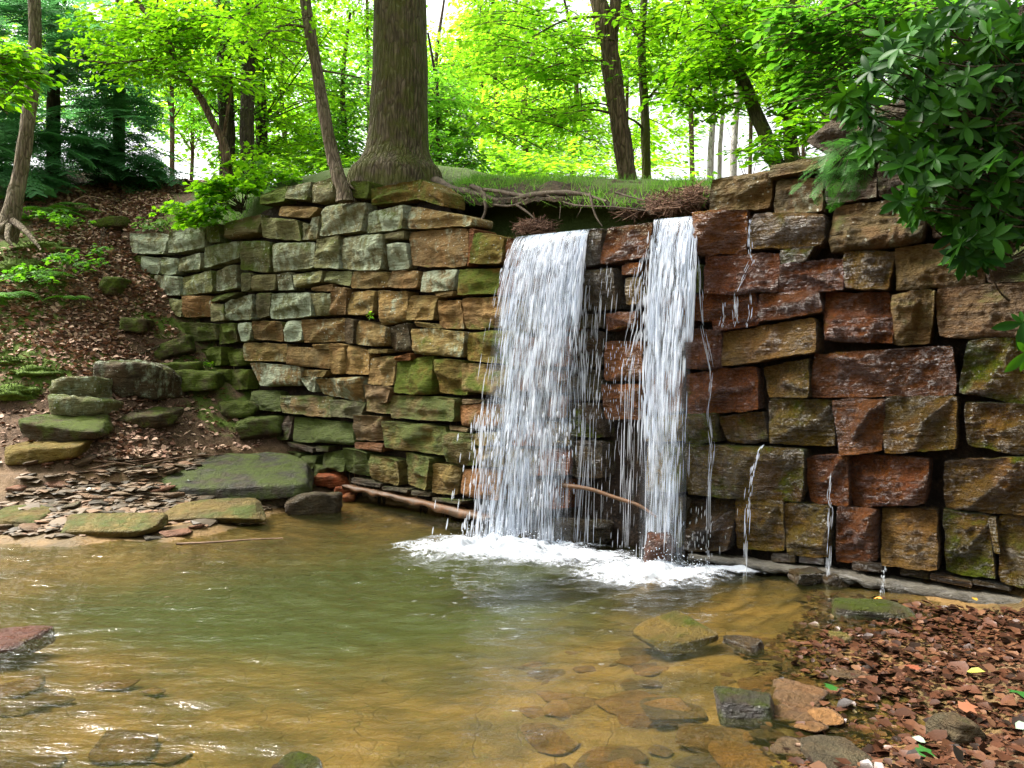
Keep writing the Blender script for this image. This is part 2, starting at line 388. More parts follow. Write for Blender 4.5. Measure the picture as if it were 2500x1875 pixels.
WOOD = m_simple('wet_timber', [(0.030, 0.024, 0.015), (0.085, 0.072, 0.048), (0.14, 0.125, 0.10)], 12, .35, 1.0, .03, (1, 1, 3), spec=.6)
WOOD_ORANGE = m_simple('stained_timber', [(0.055, 0.032, 0.014), (0.12, 0.052, 0.018)], 10, .5, .7, .012)
STICK = m_simple('stick_wood', [(0.11, 0.065, 0.04), (0.27, 0.17, 0.11)], 20, .7, .5, .006)
LEAF_LIME = m_leaf('lime_leaf', (0.05, 0.16, 0.006), (0.10, 0.24, 0.01), (0.15, 0.44, 0.006), (0.32, 0.62, 0.012), .62)
LEAF_YEL = m_leaf('sunlit_leaf', (0.08, 0.20, 0.01), (0.15, 0.28, 0.02), (0.20, 0.56, 0.010), (0.42, 0.74, 0.03), .68)
LEAF_MID = m_leaf('mid_green_leaf', (0.035, 0.11, 0.012), (0.075, 0.19, 0.018), (0.07, 0.28, 0.012), (0.17, 0.43, 0.02), .55)
LEAF_HEM = m_leaf('hemlock_needle', (0.05, 0.15, 0.055), (0.13, 0.32, 0.14), (0.07, 0.28, 0.06), (0.20, 0.52, 0.16), .5)
LEAF_RHO = m_leaf('rhododendron_leaf', (0.005, 0.030, 0.002), (0.028, 0.105, 0.006), (0.012, 0.07, 0.003), (0.07, 0.22, 0.006), 0.28, .40, .10)
GRASS = m_leaf('grass_blade', (0.05, 0.14, 0.018), (0.14, 0.25, 0.05), (0.10, 0.32, 0.02), (0.30, 0.52, 0.08), .45, .6)
FERN = m_leaf('fern_green', (0.04, 0.14, 0.012), (0.10, 0.26, 0.02), (0.09, 0.32, 0.01), (0.22, 0.52, 0.02), .45, .6)
LIT_DRY = m_litter('dry_leaf', [(0.10, 0.05, 0.03), (0.27, 0.155, 0.10), (0.46, 0.31, 0.22), (0.22, 0.11, 0.07)], .8)
LIT_WET = m_litter('wet_leaf', [(0.014, 0.007, 0.004), (0.042, 0.017, 0.009), (0.078, 0.030, 0.015), (0.130, 0.062, 0.030)], .38)
MULCH = m_litter('twig_debris', [(0.05, 0.024, 0.014), (0.15, 0.075, 0.045), (0.28, 0.17, 0.11)], .8)
STRAND = m_drop('water_strand', .48, (.80, .84, .92)); DROPM = m_drop('spray_drop', .85)
FALL_A = m_fall('falling_water', .82, (.66, .70, .78)); FALL_B = m_fall('thin_falling_water', .88, (.66, .70, .78))
FOAM = m_foam('churned_foam', .93, (.60, .63, .68))

# ------------------------------------------------------------------ the wall's plan and the terrain
WP = np.array([300, 450, 600, 700, 850, 1000, 1170, 1290, 1500, 1700, 2100, 2490, 2700], float)
WD = np.array([13.5, 12.6, 11.8, 11.3, 10.5, 9.7, 8.8, 8.25, 7.45, 6.85, 6.1, 5.5, 5.2])
_pp = np.linspace(200, 2800, 261); _dd = np.interp(_pp, WP, WD)
for _ in range(6): _dd[1:-1] = (_dd[:-2] + 2 * _dd[1:-1] + _dd[2:]) / 4
def Dw(px): return np.interp(px, _pp, _dd)
def wall_n(px):
    e = 15.0
    a = np.stack([(px - e - 1250) / 2000 * Dw(px - e), Dw(px - e)], -1); b = np.stack([(px + e - 1250) / 2000 * Dw(px + e), Dw(px + e)], -1)
    d = b - a; n = np.stack([d[..., 1], -d[..., 0], np.zeros_like(d[..., 0])], -1)
    return norm(n)
def on_wall(px, py, out=0.0):
    px = np.asarray(px, float); py = np.asarray(py, float); D = Dw(px)
    v = np.stack([(px - 1250) / 2000 * D, D, EYE + (937.5 - py) / 2000 * D], -1)
    return v + wall_n(px) * np.asarray(out)[..., None]

def pts_img(l): return np.array([P(*q) for q in l])
def pts_wat(l):
    r = []
    for px, py, z in l:
        D = (EYE - z) * 2000 / (py - 937.5); r.append([(px - 1250) / 2000 * D, D, z])
    return np.array(r)
C_LEFT = pts_img([(0, 1230, 8.6), (200, 1230, 8.7), (400, 1225, 9.0), (600, 1180, 10.2), (720, 1165, 10.8), (0, 1120, 9.3), (230, 1105, 9.6),
    (450, 1080, 10.6), (600, 1050, 11.4), (0, 1000, 10.0), (200, 1000, 10.3), (450, 960, 11.6), (560, 960, 11.8), (0, 880, 10.8), (200, 850, 11.3),
    (400, 850, 12.2), (0, 760, 11.6), (250, 700, 12.4), (350, 720, 12.7), (0, 640, 12.4), (200, 600, 13.2), (285, 600, 13.4), (0, 560, 13.2),
    (250, 530, 14.6), (0, 480, 15), (300, 470, 16.5), (0, 420, 18), (300, 420, 20), (-500, 1230, 8.3), (-500, 1000, 10), (-500, 700, 12), (-500, 480, 15.5)])
C_FAR = np.array([[-14, 30, 8.6], [-6, 34, 7.0], [3, 30, 4.6], [12, 30, 4.6], [-30, 60, 11], [0, 70, 6], [30, 60, 6], [60, 20, 6], [-60, 20, 10], [0, 200, 8], [-150, 150, 10], [150, 150, 8], [0, 400, 8], [-400, 100, 10], [400, 100, 8]])
C_FRONT = np.vstack([C_LEFT, pts_wat([(0, 1318, .01), (200, 1328, .01), (400, 1322, .01), (550, 1290, .01), (700, 1248, .01), (800, 1222, .01),
    (1170, 1290, -.14), (900, 1255, -.10), (300, 1400, -.20), (0, 1410, -.10), (600, 1500, -.42), (900, 1470, -.46), (300, 1500, -.36), (100, 1600, -.12), (0, 1720, -.05),
    (800, 1640, -.22), (1200, 1600, -.26), (1300, 1400, -.38), (1650, 1430, -.13), (1800, 1440, -.07), (1880, 1600, -.05), (1600, 1700, -.08), (1800, 1850, -.05),
    (1300, 1840, -.14), (600, 1840, -.14), (2050, 1440, -.03), (2300, 1462, .015), (2450, 1500, .05), (2300, 1600, .06), (2470, 1700, .12), (2200, 1750, .045),
    (2490, 1860, .16), (2060, 1600, -.005), (2010, 1800, .0), (1700, 1372, -.08), (1290, 1310, -.2), (200, 1860, -.1)]),
    np.array([[6, 3, .6], [8, 5, 1.2], [-6, 3, .2], [-9, 5, .5], [0, 0, -.2], [3, .5, .2], [-3, .5, -.1], [0, -20, 0.5], [-20, -10, 2], [20, -10, 2], [14, 6, 3]]), C_FAR])
C_BACK = np.vstack([C_LEFT, pts_img([(330, 560, 13.9), (450, 512, 13.4), (480, 450, 17), (620, 500, 12.5), (760, 456, 12.2), (965, 440, 11.0), (960, 428, 11.6), (840, 456, 11.4), (1090, 450, 11), (1300, 458, 10.8),
    (1530, 444, 11.5), (1650, 452, 10), (1130, 448, 9.9), (1300, 456, 9.3), (1500, 460, 8.7), (1660, 466, 8.2), (1740, 480, 8.0), (1900, 465, 7.7), (2000, 450, 7.5),
    (2090, 420, 7.4), (2300, 330, 7.2), (2500, 220, 7.2), (2700, 160, 7.2), (1900, 470, 10), (2100, 420, 11), (1000, 470, 14), (1300, 485, 14), (1600, 485, 14), (800, 470, 14.5), (1000, 520, 18), (1500, 540, 18), (700, 470, 18), (1250, 560, 24), (1800, 520, 18), (2200, 480, 18)]), C_FAR])

def make_rbf(C):
    X = C[:, :2]; z = C[:, 2]; d = np.linalg.norm(X[:, None] - X[None], axis=-1); n = len(z)
    A = np.zeros((n + 1, n + 1)); A[:n, :n] = d + np.eye(n) * -0.02; A[:n, n] = 1; A[n, :n] = 1
    w = np.linalg.solve(A, np.append(z, 0)); lo, hi = z.min() - .1, z.max() + .5
    def f(x, y):
        q = np.stack([np.ravel(x), np.ravel(y)], -1); r = np.full(len(q), w[n])
        for i in range(n): r += w[i] * np.hypot(q[:, 0] - X[i, 0], q[:, 1] - X[i, 1])
        return np.clip(r, lo, hi).reshape(np.shape(x))
    return f
hf, hb = make_rbf(C_FRONT), make_rbf(C_BACK)
LIPX = np.array([1000, 1150, 1276, 1445, 1590, 1715, 1760], float); LIPY = np.array([552, 560, 581, 563, 541, 531, 528], float)
def lip_z(px): return EYE + (937.5 - np.interp(px, LIPX, LIPY)) / 2000 * Dw(px)

def img_px(x, y): return 1250 + 2000 * x / np.maximum(y, .3)
def hgt(x, y, rough=True):
    x = np.asarray(x, float); y = np.asarray(y, float); px = img_px(x, y); s = (y - Dw(px)) * .77
    F, B = hf(x, y), hb(x, y)
    inw = smooth(270, 330, px)
    back = np.where(px < 300, 0, smooth(.27, .39, s)) * inw
    back = np.where(px < 270, smooth(-.5, 1.5, s), back)
    if rough:
        r = fbm2(x, y, 1.1, 4) * .06 + fbm2(x, y, 5.0, 3, 4.4) * .022
        under = smooth(.05, -.05, F)
        F = F + r * (1 - .75 * under) * np.where(y < 25, 1, 2)
        # layered ledges on the bank
        q = np.floor(F / .16) * .16 + smooth(.55, 1.0, (F / .16) % 1.0) * .16
        led = smooth(.15, .4, F) * smooth(1.6, 1.1, F) * smooth(-2.0, -3.2, x)
        F = F * (1 - .6 * led) + q * .6 * led
        B = B + fbm2(x, y, 1.3, 4, 9.) * .07
    # channel of the stream behind the lip, with a steep earth bank behind it
    ch = smooth(1085, 1150, px) * smooth(1740, 1700, px)
    cut = ch * smooth(1.02, .84, s)
    B = B * (1 - cut) + (lip_z(px) - .10) * cut
    return F * (1 - back) + B * back

# one sheet, dense near the camera and growing coarser to the horizon
def axis(fine0, fine1, step, far, grow=1.16):
    a = list(np.arange(fine0, fine1 + 1e-6, step)); d = step
    while a[-1] < far: d *= grow; a.append(a[-1] + d)
    d = step
    while a[0] > -far: d *= grow; a.insert(0, a[0] - d)
    return np.array(a)
gx = axis(-9.5, 6.5, .07, 420); gy = axis(1.6, 16.5, .07, 420)
GX, GY = np.meshgrid(gx, gy, indexing='ij'); GZ = hgt(GX, GY)
mb = MB(); mb.add(np.stack([GX, GY, GZ], -1).reshape(-1, 3), grid_faces(len(gx), len(gy)))
ground = mb.build('ground', GROUND); tag(ground, kind='structure')
pxg = img_px(GX, GY); sg = (GY - Dw(pxg)) * .77
bed = np.where((sg < .3) | (pxg < 270), smooth(.22, .02, GZ), 0)
bed = np.maximum(bed, np.where((sg < .3) & (pxg < 800), smooth(.9, .35, GZ) * .45, 0))
mossz = np.where((pxg < 620) & (sg < .4), smooth(.55, .9, fbm2(GX, GY, .8, 3, 2.2) + .55) * smooth(.9, 1.8, GZ), 0)
mossz = np.where((pxg > 430) & (pxg < 640) & (sg < .3) & (sg > -.9) & (GZ > .8), .7, mossz)
mossz = np.where((pxg < 170) & (GZ > 2.0) & (GZ < 3.4) & (sg < .5), .45, mossz * .6)
gz_ = np.where((sg > .3) & (pxg > 470), smooth(18, 15, GY) * .9, 0)
ca = ground.data.color_attributes.new('zone', 'FLOAT_COLOR', 'POINT')
ca.data.foreach_set('color', np.stack([bed, np.clip(mossz, 0, 1), np.clip(gz_, 0, 1), np.ones_like(bed)], -1).astype(np.float32).ravel())

# overhanging turf above the hollow behind the falls
mb = MB(); nu, nv = 90, 12
u = np.linspace(1040, 1735, nu)
edge_y = np.interp(u, [1040, 1130, 1300, 1500, 1660, 1735], [448, 462, 474, 482, 486, 492]); 
rows = []
for j, t_ in enumerate(np.linspace(0, 1, nv)):
    s_ = .50 + .62 * t_ if t_ < .999 else 1.25
    D = Dw(u) + s_ / .77
    x = (u - 1250) / 2000 * D; zt = hb(x, D) + .02 + fbm2(x, D, 7.0, 4, 1.3) * .035
    zt = zt - .03 * (1 - t_) ** 2 + fbm2(x, D, 4.0, 3, 3.3) * .04
    rows.append(np.stack([x, D + fbm2(x, D * 0, 2.5, 3, 8.) * .16 * (1 - t_), zt], -1))
top = np.stack(rows, 1); bot = top.copy(); th_ = (.05 + .10 * np.linspace(0, 1, nv))[None, :]
bot[..., 2] -= th_ + fbm2(bot[..., 0], bot[..., 1], 3.0, 3, 5.) * .03
mb.add(top.reshape(-1, 3), grid_faces(nu, nv)); mb.add(bot.reshape(-1, 3), grid_faces(nu, nv)[:, ::-1])
fr = np.stack([top[:, 0], bot[:, 0]], 1); mb.add(fr.reshape(-1, 3), grid_faces(nu, 2))
tag(mb.build('overhanging_bank', m_simple('turf_soil', [(0.020, 0.013, 0.007), (0.065, 0.042, 0.022), (0.045, 0.07, 0.015)], 9, .95, 1.0, .06)), kind='structure')

# ------------------------------------------------------------------ the stone dam
dam = empty('stone_dam', P(1450, 1290, 7.6), 'old dry laid dam wall of rough stone blocks with water pouring over it', 'wall')
# x y of four corners (top left, top right, bottom right, bottom left) as read from the photograph; tint, moss, lichen
STONES = """
309 568 407 570 396 621 320 617 g .35 .85
412 565 499 552 497 604 408 619 g .35 .8
502 547 537 545 537 592 506 590 g .6 .55
555 543 633 521 625 568 557 583 g .55 .35
636 530 727 536 732 588 638 579 g .35 .3
735 541 752 548 748 562 737 583 g .2 .3
768 532 781 528 770 583 737 586 g .2 .8
788 503 889 492 882 565 783 577 g .3 .8
687 503 779 505 755 532 683 528 t .15 .25
701 456 755 442 752 489 701 485 g .3 .7
624 474 698 451 698 492 629 498 m .9 .1
757 447 808 431 817 489 757 496 g .35 .5
855 442 900 440 898 485 853 483 m .75 .1
905 460 1030 437 1015 485 897 500 o .6 .2
1032 438 1083 470 1090 506 1018 486 o .35 .4
893 517 990 500 990 560 888 568 g .45 .75
993 500 1145 528 1150 552 993 560 t .25 .5
318 624 345 624 342 664 320 662 m .9 .1
347 626 387 628 381 668 343 666 g .45 .8
392 628 428 630 425 669 394 671 g .45 .75
432 631 493 617 488 657 428 662 g .3 .75
502 604 580 586 578 630 497 655 g .4 .7
586 588 654 588 651 664 584 657 g .55 .5
660 593 764 590 764 653 663 664 g .3 .7
773 586 824 574 830 657 772 653 g .25 .75
831 579 942 570 934 662 832 657 g .3 .7
942 594 990 592 989 655 938 657 g .1 1.0
940 572 987 562 987 583 940 586 g .2 .5
989 566 1138 553 1137 653 1001 650 t .15 .5
1142 556 1157 560 1150 637 1140 651 r .0 .1
1159 565 1221 577 1223 644 1150 644 o .45 .3
1224 579 1274 581 1270 655 1226 648 r .05 .1
322 668 370 670 370 718 334 718 d .7 .15
374 671 437 675 436 722 372 718 g .35 .85
443 677 520 660 519 713 437 720 g .4 .6
524 660 573 644 578 702 524 711 g .4 .6
589 666 613 666 613 707 589 713 g .2 .35
618 673 671 668 667 707 615 711 g .1 .2
676 671 710 664 717 707 676 709 g .1 .65
714 671 788 660 786 688 723 702 g .15 .6
790 662 853 660 853 698 788 688 g .2 .45
857 662 943 662 942 702 853 704 t .15 .4
954 660 1017 660 1017 704 949 702 t .05 .3
1025 662 1113 657 1108 709 1025 713 t .1 .8
1117 657 1216 653 1207 716 1118 721 o .75 .1
1220 660 1264 662 1262 722 1214 721 r .1 .1
757 702 811 693 810 711 757 709 t .1 .1
354 722 412 729 410 769 356 761 m .9 .1
414 729 445 734 443 774 414 772 g .45 .5
448 723 511 722 508 772 450 774 t .2 .4
515 720 577 711 546 732 515 736 g .5 .1
513 740 542 741 549 781 517 785 g .3 .3
544 738 615 716 611 779 551 783 g .3 .75
620 716 660 714 654 772 620 776 g .4 .4
663 716 755 714 761 772 658 781 g .2 .85
757 716 810 716 801 769 761 769 g .3 .5
813 702 850 704 844 767 802 769 t .05 .35
851 713 918 709 915 767 846 769 t .2 .35
920 709 989 709 985 783 922 794 t .05 .65
991 720 1063 722 1055 781 985 781 t .05 .25
1066 733 1122 734 1125 803 1063 798 t .3 .45
1130 727 1262 724 1256 799 1127 803 t .45 .1
1064 717 1110 710 1105 722 1070 726 t .1 .2
427 787 454 787 455 830 425 827 m .9 .05
457 789 521 790 521 828 459 834 g .65 .3
530 790 573 789 578 834 524 841 m .65 .2
577 789 611 787 609 830 589 834 g .4 .8
615 783 696 785 692 834 611 827 t .2 .2
698 785 734 781 734 832 698 834 g .05 1.0
736 781 841 776 840 832 736 837 t .15 .45
843 776 868 781 864 839 842 836 d .1 .2
870 780 943 799 943 845 865 841 t .1 .5
945 799 998 787 1001 857 949 859 d .1 .3
1000 801 1138 810 1126 874 1007 863 t .3 .55
1140 812 1254 806 1248 888 1137 883 o .55 .15
1012 785 1063 790 1073 803 1016 796 t .1 .2
595 836 699 839 699 884 596 880 t .2 .55
703 845 801 855 799 901 703 890 t .1 .2
763 841 802 839 802 852 766 852 t .1 .1
803 838 842 841 839 912 801 912 t .1 .25
844 841 896 857 900 915 840 913 t .1 .35
904 872 960 868 958 942 902 937 t .05 .4
898 852 945 852 945 861 905 863 t .05 .1
963 872 1005 861 1003 880 963 880 r .0 .2
963 883 1052 868 1055 966 963 959 o .8 .05
1057 875 1126 879 1136 966 1068 959 o .55 .1
1128 886 1246 893 1238 975 1137 952 t .35 .05
474 854 546 845 544 892 472 890 m .95 .05
557 854 589 850 596 892 557 893 m .8 .1
441 843 472 845 472 874 441 874 m .9 .0
526 901 566 902 566 940 513 939 m .9 .05
568 902 607 902 607 950 569 951 m .75 .15
607 884 736 895 732 942 630 943 t .1 .85
737 902 799 904 788 921 734 917 t .05 .4
734 921 774 921 768 957 750 952 t .15 .9
776 926 882 919 878 984 781 962 t .25 .75
884 940 958 946 947 982 889 986 t .15 .15
950 963 1113 972 1113 1030 950 1021 o .6 .05
1113 988 1236 986 1232 1046 1117 1042 O .25 .05
1124 974 1176 977 1167 984 1126 986 t .1 .1
611 954 676 954 687 1006 616 997 m .95 .05
679 964 802 968 806 1020 692 1008 t .5 .45
808 975 891 984 878 1025 811 1015 g .45 .1
893 966 947 974 949 1011 895 1004 t .25 .1
665 1019 710 1015 710 1075 674 1073 d .3 .1
712 1017 848 1035 862 1087 716 1077 m 1.0 .0
864 1013 929 1017 932 1078 864 1075 t .15 .15
931 1028 1084 1040 1086 1113 936 1093 o .7 .0
1088 1051 1157 1060 1158 1138 1088 1129 o .65 .0
1160 1057 1232 1055 1230 1086 1162 1088 o .3 .0
1162 1093 1230 1090 1226 1142 1164 1138 o .2 .0
1095 1039 1142 1047 1138 1055 1097 1050 t .2 .0
703 1078 766 1093 766 1105 707 1089 d .3 .1
773 1089 804 1089 802 1102 775 1102 d .5 .1
866 1080 934 1084 931 1104 867 1095 O .0 .0
694 1100 735 1107 728 1142 703 1127 m .8 .0
737 1113 772 1113 763 1145 730 1145 m .8 .0
782 1105 840 1100 840 1152 784 1142 m .85 .0
842 1093 895 1105 895 1165 842 1152 m .95 .0
766 1131 793 1143 782 1165 764 1163 m .8 .0
896 1109 968 1124 972 1187 903 1174 o .45 .05
978 1104 1050 1118 1044 1196 988 1183 o .6 .05
1052 1133 1119 1142 1108 1210 1053 1203 o .3 .05
1124 1144 1222 1147 1216 1224 1126 1210 O .1 .0
860 1166 930 1180 930 1190 860 1178 d .1 .0
932 1187 994 1194 994 1203 932 1196 d .2 .0
1001 1197 1048 1201 1046 1213 1001 1209 d .3 .0
1057 1214 1127 1223 1127 1231 1057 1223 d .2 .0
1276 583 1360 574 1358 650 1272 655 d .1 .0
1362 574 1440 566 1424 652 1360 650 r .1 .0
1442 563 1473 556 1464 647 1428 653 d .05 .0
1476 556 1589 541 1582 629 1467 645 r .05 .0
1612 538 1702 534 1700 622 1606 628 r .1 .0
1422 660 1505 656 1503 755 1413 757 d .1 .0
1519 646 1566 640 1566 669 1521 672 r .0 .0
1530 678 1566 676 1560 742 1528 744 t .1 .0
1476 764 1553 758 1548 793 1476 807 r .05 .0
1404 768 1470 768 1468 800 1404 800 d .0 .0
1480 833 1569 833 1566 930 1476 930 r .05 .0
1402 808 1470 808 1466 893 1398 895 d .1 .0
1469 938 1573 940 1566 1024 1469 1024 r .0 .0
1393 902 1462 902 1460 979 1390 976 d .1 .0
1572 636 1680 630 1678 712 1570 716 d .3 .0
1575 722 1680 720 1678 800 1572 806 r .1 .0
1577 810 1676 806 1672 892 1574 900 d .2 .0
1578 908 1670 902 1668 1005 1577 1010 r .05 .0
1576 1018 1668 1012 1666 1076 1574 1078 o .3 .0
1574 1084 1668 1087 1668 1205 1574 1200 o .4 .0
1574 1210 1672 1214 1668 1340 1574 1330 d .2 .0
1390 985 1462 985 1464 1070 1388 1065 d .3 .0
1388 1075 1464 1078 1466 1170 1386 1165 d .3 .0
1737 440 1880 416 1873 500 1730 511 o .2 .3
1884 405 2030 380 2014 408 1882 432 o .15 .2
1895 439 2004 437 2004 513 1893 516 o .15 .45
2022 455 2137 437 2137 475 2020 498 d .2 .5
2149 400 2300 385 2300 480 2149 478 d .3 .2
1706 524 1820 513 1814 615 1703 620 O .0 .0
1841 525 2013 525 2006 595 1832 606 t .05 .1
2035 507 2254 482 2254 587 2022 614 o .15 .45
2280 478 2420 470 2420 570 2278 580 d .4 .1
1728 630 1898 620 1895 710 1726 717 r .05 .0
1907 615 1986 604 1963 631 1907 644 o .45 .1
1907 649 2058 633 2056 703 1902 714 r .05 .0
2061 617 2181 613 2163 703 2070 701 o .25 .05
2187 606 2400 588 2400 692 2190 704 t .25 .15
2412 588 2540 580 2540 680 2412 688 d .4 .0
1685 649 1708 649 1705 710 1683 710 m .6 .0
1687 721 1843 719 1843 776 1687 778 r .0 .0
1739 783 1850 778 1843 792 1744 806 r .0 .0
1857 723 1992 712 2004 758 1857 783 r .0 .0
2013 714 2169 714 2178 836 2014 828 r .0 .05
2181 721 2280 711 2262 838 2183 838 o .3 .1
2289 706 2540 690 2540 822 2291 818 t .2 .2
1685 808 1753 812 1757 894 1680 898 r .0 .0
1762 815 1988 780 1994 855 1764 892 t .05 .0
1676 916 1841 896 1850 998 1681 1009 r .05 .0
1857 903 1968 877 1971 967 1879 967 t .1 .0
1990 868 2320 847 2331 960 1979 968 r .05 .0
2364 834 2540 826 2540 990 2338 956 o .6 .4
1676 1015 1746 1012 1746 1076 1672 1078 o .5 .0
1757 1020 1859 1008 1866 1078 1778 1076 o .25 .0
1881 976 2020 981 2028 1087 1880 1080 o .35 .05
2031 981 2156 978 2150 1097 2058 1110 O .0 .0
2164 974 2329 971 2330 1094 2164 1104 o .1 .0
2355 984 2540 994 2540 1118 2362 1084 o .35 .05
1676 1088 1963 1099 1952 1224 1676 1206 o .45 .0
1967 1119 2066 1114 2066 1234 1976 1225 r .0 .0
2071 1114 2265 1122 2254 1229 2076 1237 r .0 .0
2305 1129 2540 1118 2540 1260 2305 1238 o .25 .0
1678 1226 1786 1226 1777 1340 1674 1342 d .1 .0
1793 1222 1907 1226 1910 1346 1793 1339 o .25 .0
1917 1232 2021 1239 2019 1360 1923 1351 o .2 .0
2046 1241 2132 1248 2139 1370 2042 1370 r .0 .0
2152 1248 2278 1248 2290 1386 2157 1378 t .0 .0
2304 1250 2409 1265 2428 1411 2311 1391 o .55 .0
2438 1262 2540 1266 2540 1440 2446 1421 o .3 .0
2416 1268 2430 1268 2438 1348 2428 1344 o .2 .0
1886 1357 1934 1358 1936 1370 1888 1368 d .1 .0
1956 1362 2008 1366 2006 1376 1952 1372 d .1 .0
2086 1375 2150 1380 2150 1392 2088 1388 d .1 .0
2201 1391 2265 1398 2262 1412 2200 1402 d .2 .0
2276 1402 2370 1420 2368 1430 2276 1415 d .2 .0
2380 1418 2460 1432 2462 1440 2380 1428 d .1 .0
1964 338 2064 268 2128 280 2050 378 d .2 .2
2136 272 2260 225 2262 372 2100 376 d .3 .1
2270 180 2400 130 2400 260 2270 272 d .2 .1
2268 282 2400 272 2400 372 2268 374 d .2 .1
2410 90 2540 50 2540 180 2410 200 d .2 .1
2410 210 2540 190 2540 310 2410 318 d .2 .1
2410 328 2540 318 2540 460 2410 460 d .2 .1
2308 386 2402 382 2402 464 2308 470 d .2 .1
2430 470 2540 468 2540 570 2430 572 d .2 .1
2430 40 2540 0 2540 42 2430 82 d .2 .1
"""
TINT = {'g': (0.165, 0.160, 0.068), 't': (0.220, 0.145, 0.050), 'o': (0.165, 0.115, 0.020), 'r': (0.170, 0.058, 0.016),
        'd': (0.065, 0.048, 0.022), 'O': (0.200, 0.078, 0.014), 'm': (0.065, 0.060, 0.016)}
RUST = {'g': .05, 't': .22, 'o': .25, 'r': .35, 'd': .1, 'O': .7, 'm': .1}
stone_list = []
for ln in STONES.strip().splitlines():
    w_ = ln.split(); stone_list.append(([float(q) for q in w_[:8]], w_[8], float(w_[9]), float(w_[10])))
# courses hidden behind the curtain of water
y = 664.0
while y < 1235:
    h = rng.uniform(62, 84); x = 1268 - (y - 660) * .06 + rng.uniform(-10, 0)
    while x < 1388:
        w_ = rng.uniform(60, 105); x2 = min(x + w_, 1396); 
        if x2 - x > 30: stone_list.append(([x, y + rng.uniform(0, 4), x2 - 7, y + rng.uniform(0, 4), x2 - 8, y + h - 8, x + 1, y + h - 8], random.choice('rdro'), .1, 0))
        x = x2
    y += h

def build_stone(q, code, moss, lich):
    q = np.array(q).reshape(4, 2); wpx = max(np.linalg.norm(q[1] - q[0]), np.linalg.norm(q[2] - q[3])); hpx = max(np.linalg.norm(q[3] - q[0]), np.linalg.norm(q[2] - q[1]))
    nx = int(np.clip(wpx / 3.6, 8, 60)); ny = int(np.clip(hpx / 3.6, 7, 40))
    if q[:, 0].mean() > 1690: q = q + (q - q.mean(0)) / np.maximum(np.abs(q - q.mean(0)), 8) * 4.5
    cx = q[:, 0].mean(); cy = q[:, 1].mean(); mpp = Dw(cx) / 2000
    s = np.linspace(0, 1, nx); t = np.linspace(0, 1, ny)
    s = s + .30 * (.5 - .5 * np.cos(math.pi * s) - s); t = t + .30 * (.5 - .5 * np.cos(math.pi * t) - t)
    S, T = np.meshgrid(s, t, indexing='ij'); a = 2 * S - 1; b = 2 * T - 1
    kx = rng.uniform(.02, .06); a2 = a * (1 - kx * b ** 4 * a ** 2); b2 = b * (1 - 1.4 * kx * a ** 4 * b ** 2); S2 = (a2 + 1) / 2; T2 = (b2 + 1) / 2
    pt = (q[0] * ((1 - S2) * (1 - T2))[..., None] + q[1] * (S2 * (1 - T2))[..., None] + q[2] * (S2 * T2)[..., None] + q[3] * ((1 - S2) * T2)[..., None])
    sd_ = rng.uniform(0, 50)
    W3 = np.stack([pt[..., 0] * mpp, pt[..., 1] * mpp, np.zeros_like(S)], -1)
    edge = np.maximum(np.abs(a), np.abs(b)) ** 6
    jit = np.stack([fbm(W3 * 11 + sd_, 3), fbm(W3 * 11 + sd_ + 30, 3)], -1) * (.010 / mpp)
    pt = pt + jit * edge[..., None] * min(1.0, min(wpx, hpx) / 45)
    size = min(wpx, hpx) * mpp
    prof = (1 - np.abs(a) ** 9) * (1 - np.abs(b) ** 9)
    big = min(1.0, size / .30)
    tilt = a * rng.normal(0, .020) + b * rng.normal(0, .022)
    # split faces: a few planes broken off the block
    fac = np.full_like(S, 9.0)
    for _ in range(4):
        gx_, gy_ = rng.normal(0, .085, 2); fac = np.minimum(fac, rng.uniform(.016, .055) + gx_ * a + gy_ * b)
    rel = fbm(W3 * 6 + sd_, 5, .55) * .026 + np.abs(fbm(W3 * 14 + sd_, 3)) * -.012 + fbm(W3 * np.array([9, 34, 1]) + sd_, 3) * .010
    out = rng.uniform(-.02, .03) + big * (prof * np.clip(fac, -.03, .06) + tilt + rel * (.35 + .65 * prof)) - .018 * (1 - prof) * big
    v = on_wall(pt[..., 0], pt[..., 1], out)
    org = on_wall(cx, cy, 0.0)
    n3 = wall_n(np.array(cx))
    m = MB(); m.add(v.reshape(-1, 3) - org, grid_faces(nx, ny)[:, ::-1])
    ring = np.concatenate([np.arange(nx) * ny, (nx - 1) * ny + np.arange(1, ny), (np.arange(nx - 2, -1, -1)) * ny + ny - 1, np.arange(ny - 2, 0, -1)])
    fr = v.reshape(-1, 3)[ring] - org
    lay = np.stack([fr, fr - n3 * .03 + norm(fr) * .004, fr - n3 * .32], 1); k = len(ring)
    lay = np.concatenate([lay, lay[:1]], 0)
    m.add(lay.reshape(-1, 3), grid_faces(k + 1, 3)[:, ::-1])
    o = m.build('stone', STONE); o.location = org; set_parent(o, dam)
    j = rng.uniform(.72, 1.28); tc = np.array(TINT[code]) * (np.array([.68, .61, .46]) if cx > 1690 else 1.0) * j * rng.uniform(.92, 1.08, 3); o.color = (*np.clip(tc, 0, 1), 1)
    wetv = float(np.clip((cx - 1190) / 60, 0, 1)) * (1.0 if code != 'g' else .3)
    if cy < 520 and cx > 1700: wetv = .35
    if cx > 2000 and cy < 620: wetv = .35
    if 2170 < cx and cy < 830: wetv = min(wetv, .45)
    if cx < 1240 and cy > 960: wetv = max(wetv, .35)
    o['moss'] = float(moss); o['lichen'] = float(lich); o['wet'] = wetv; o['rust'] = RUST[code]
    return o
for st_ in stone_list: build_stone(*st_)

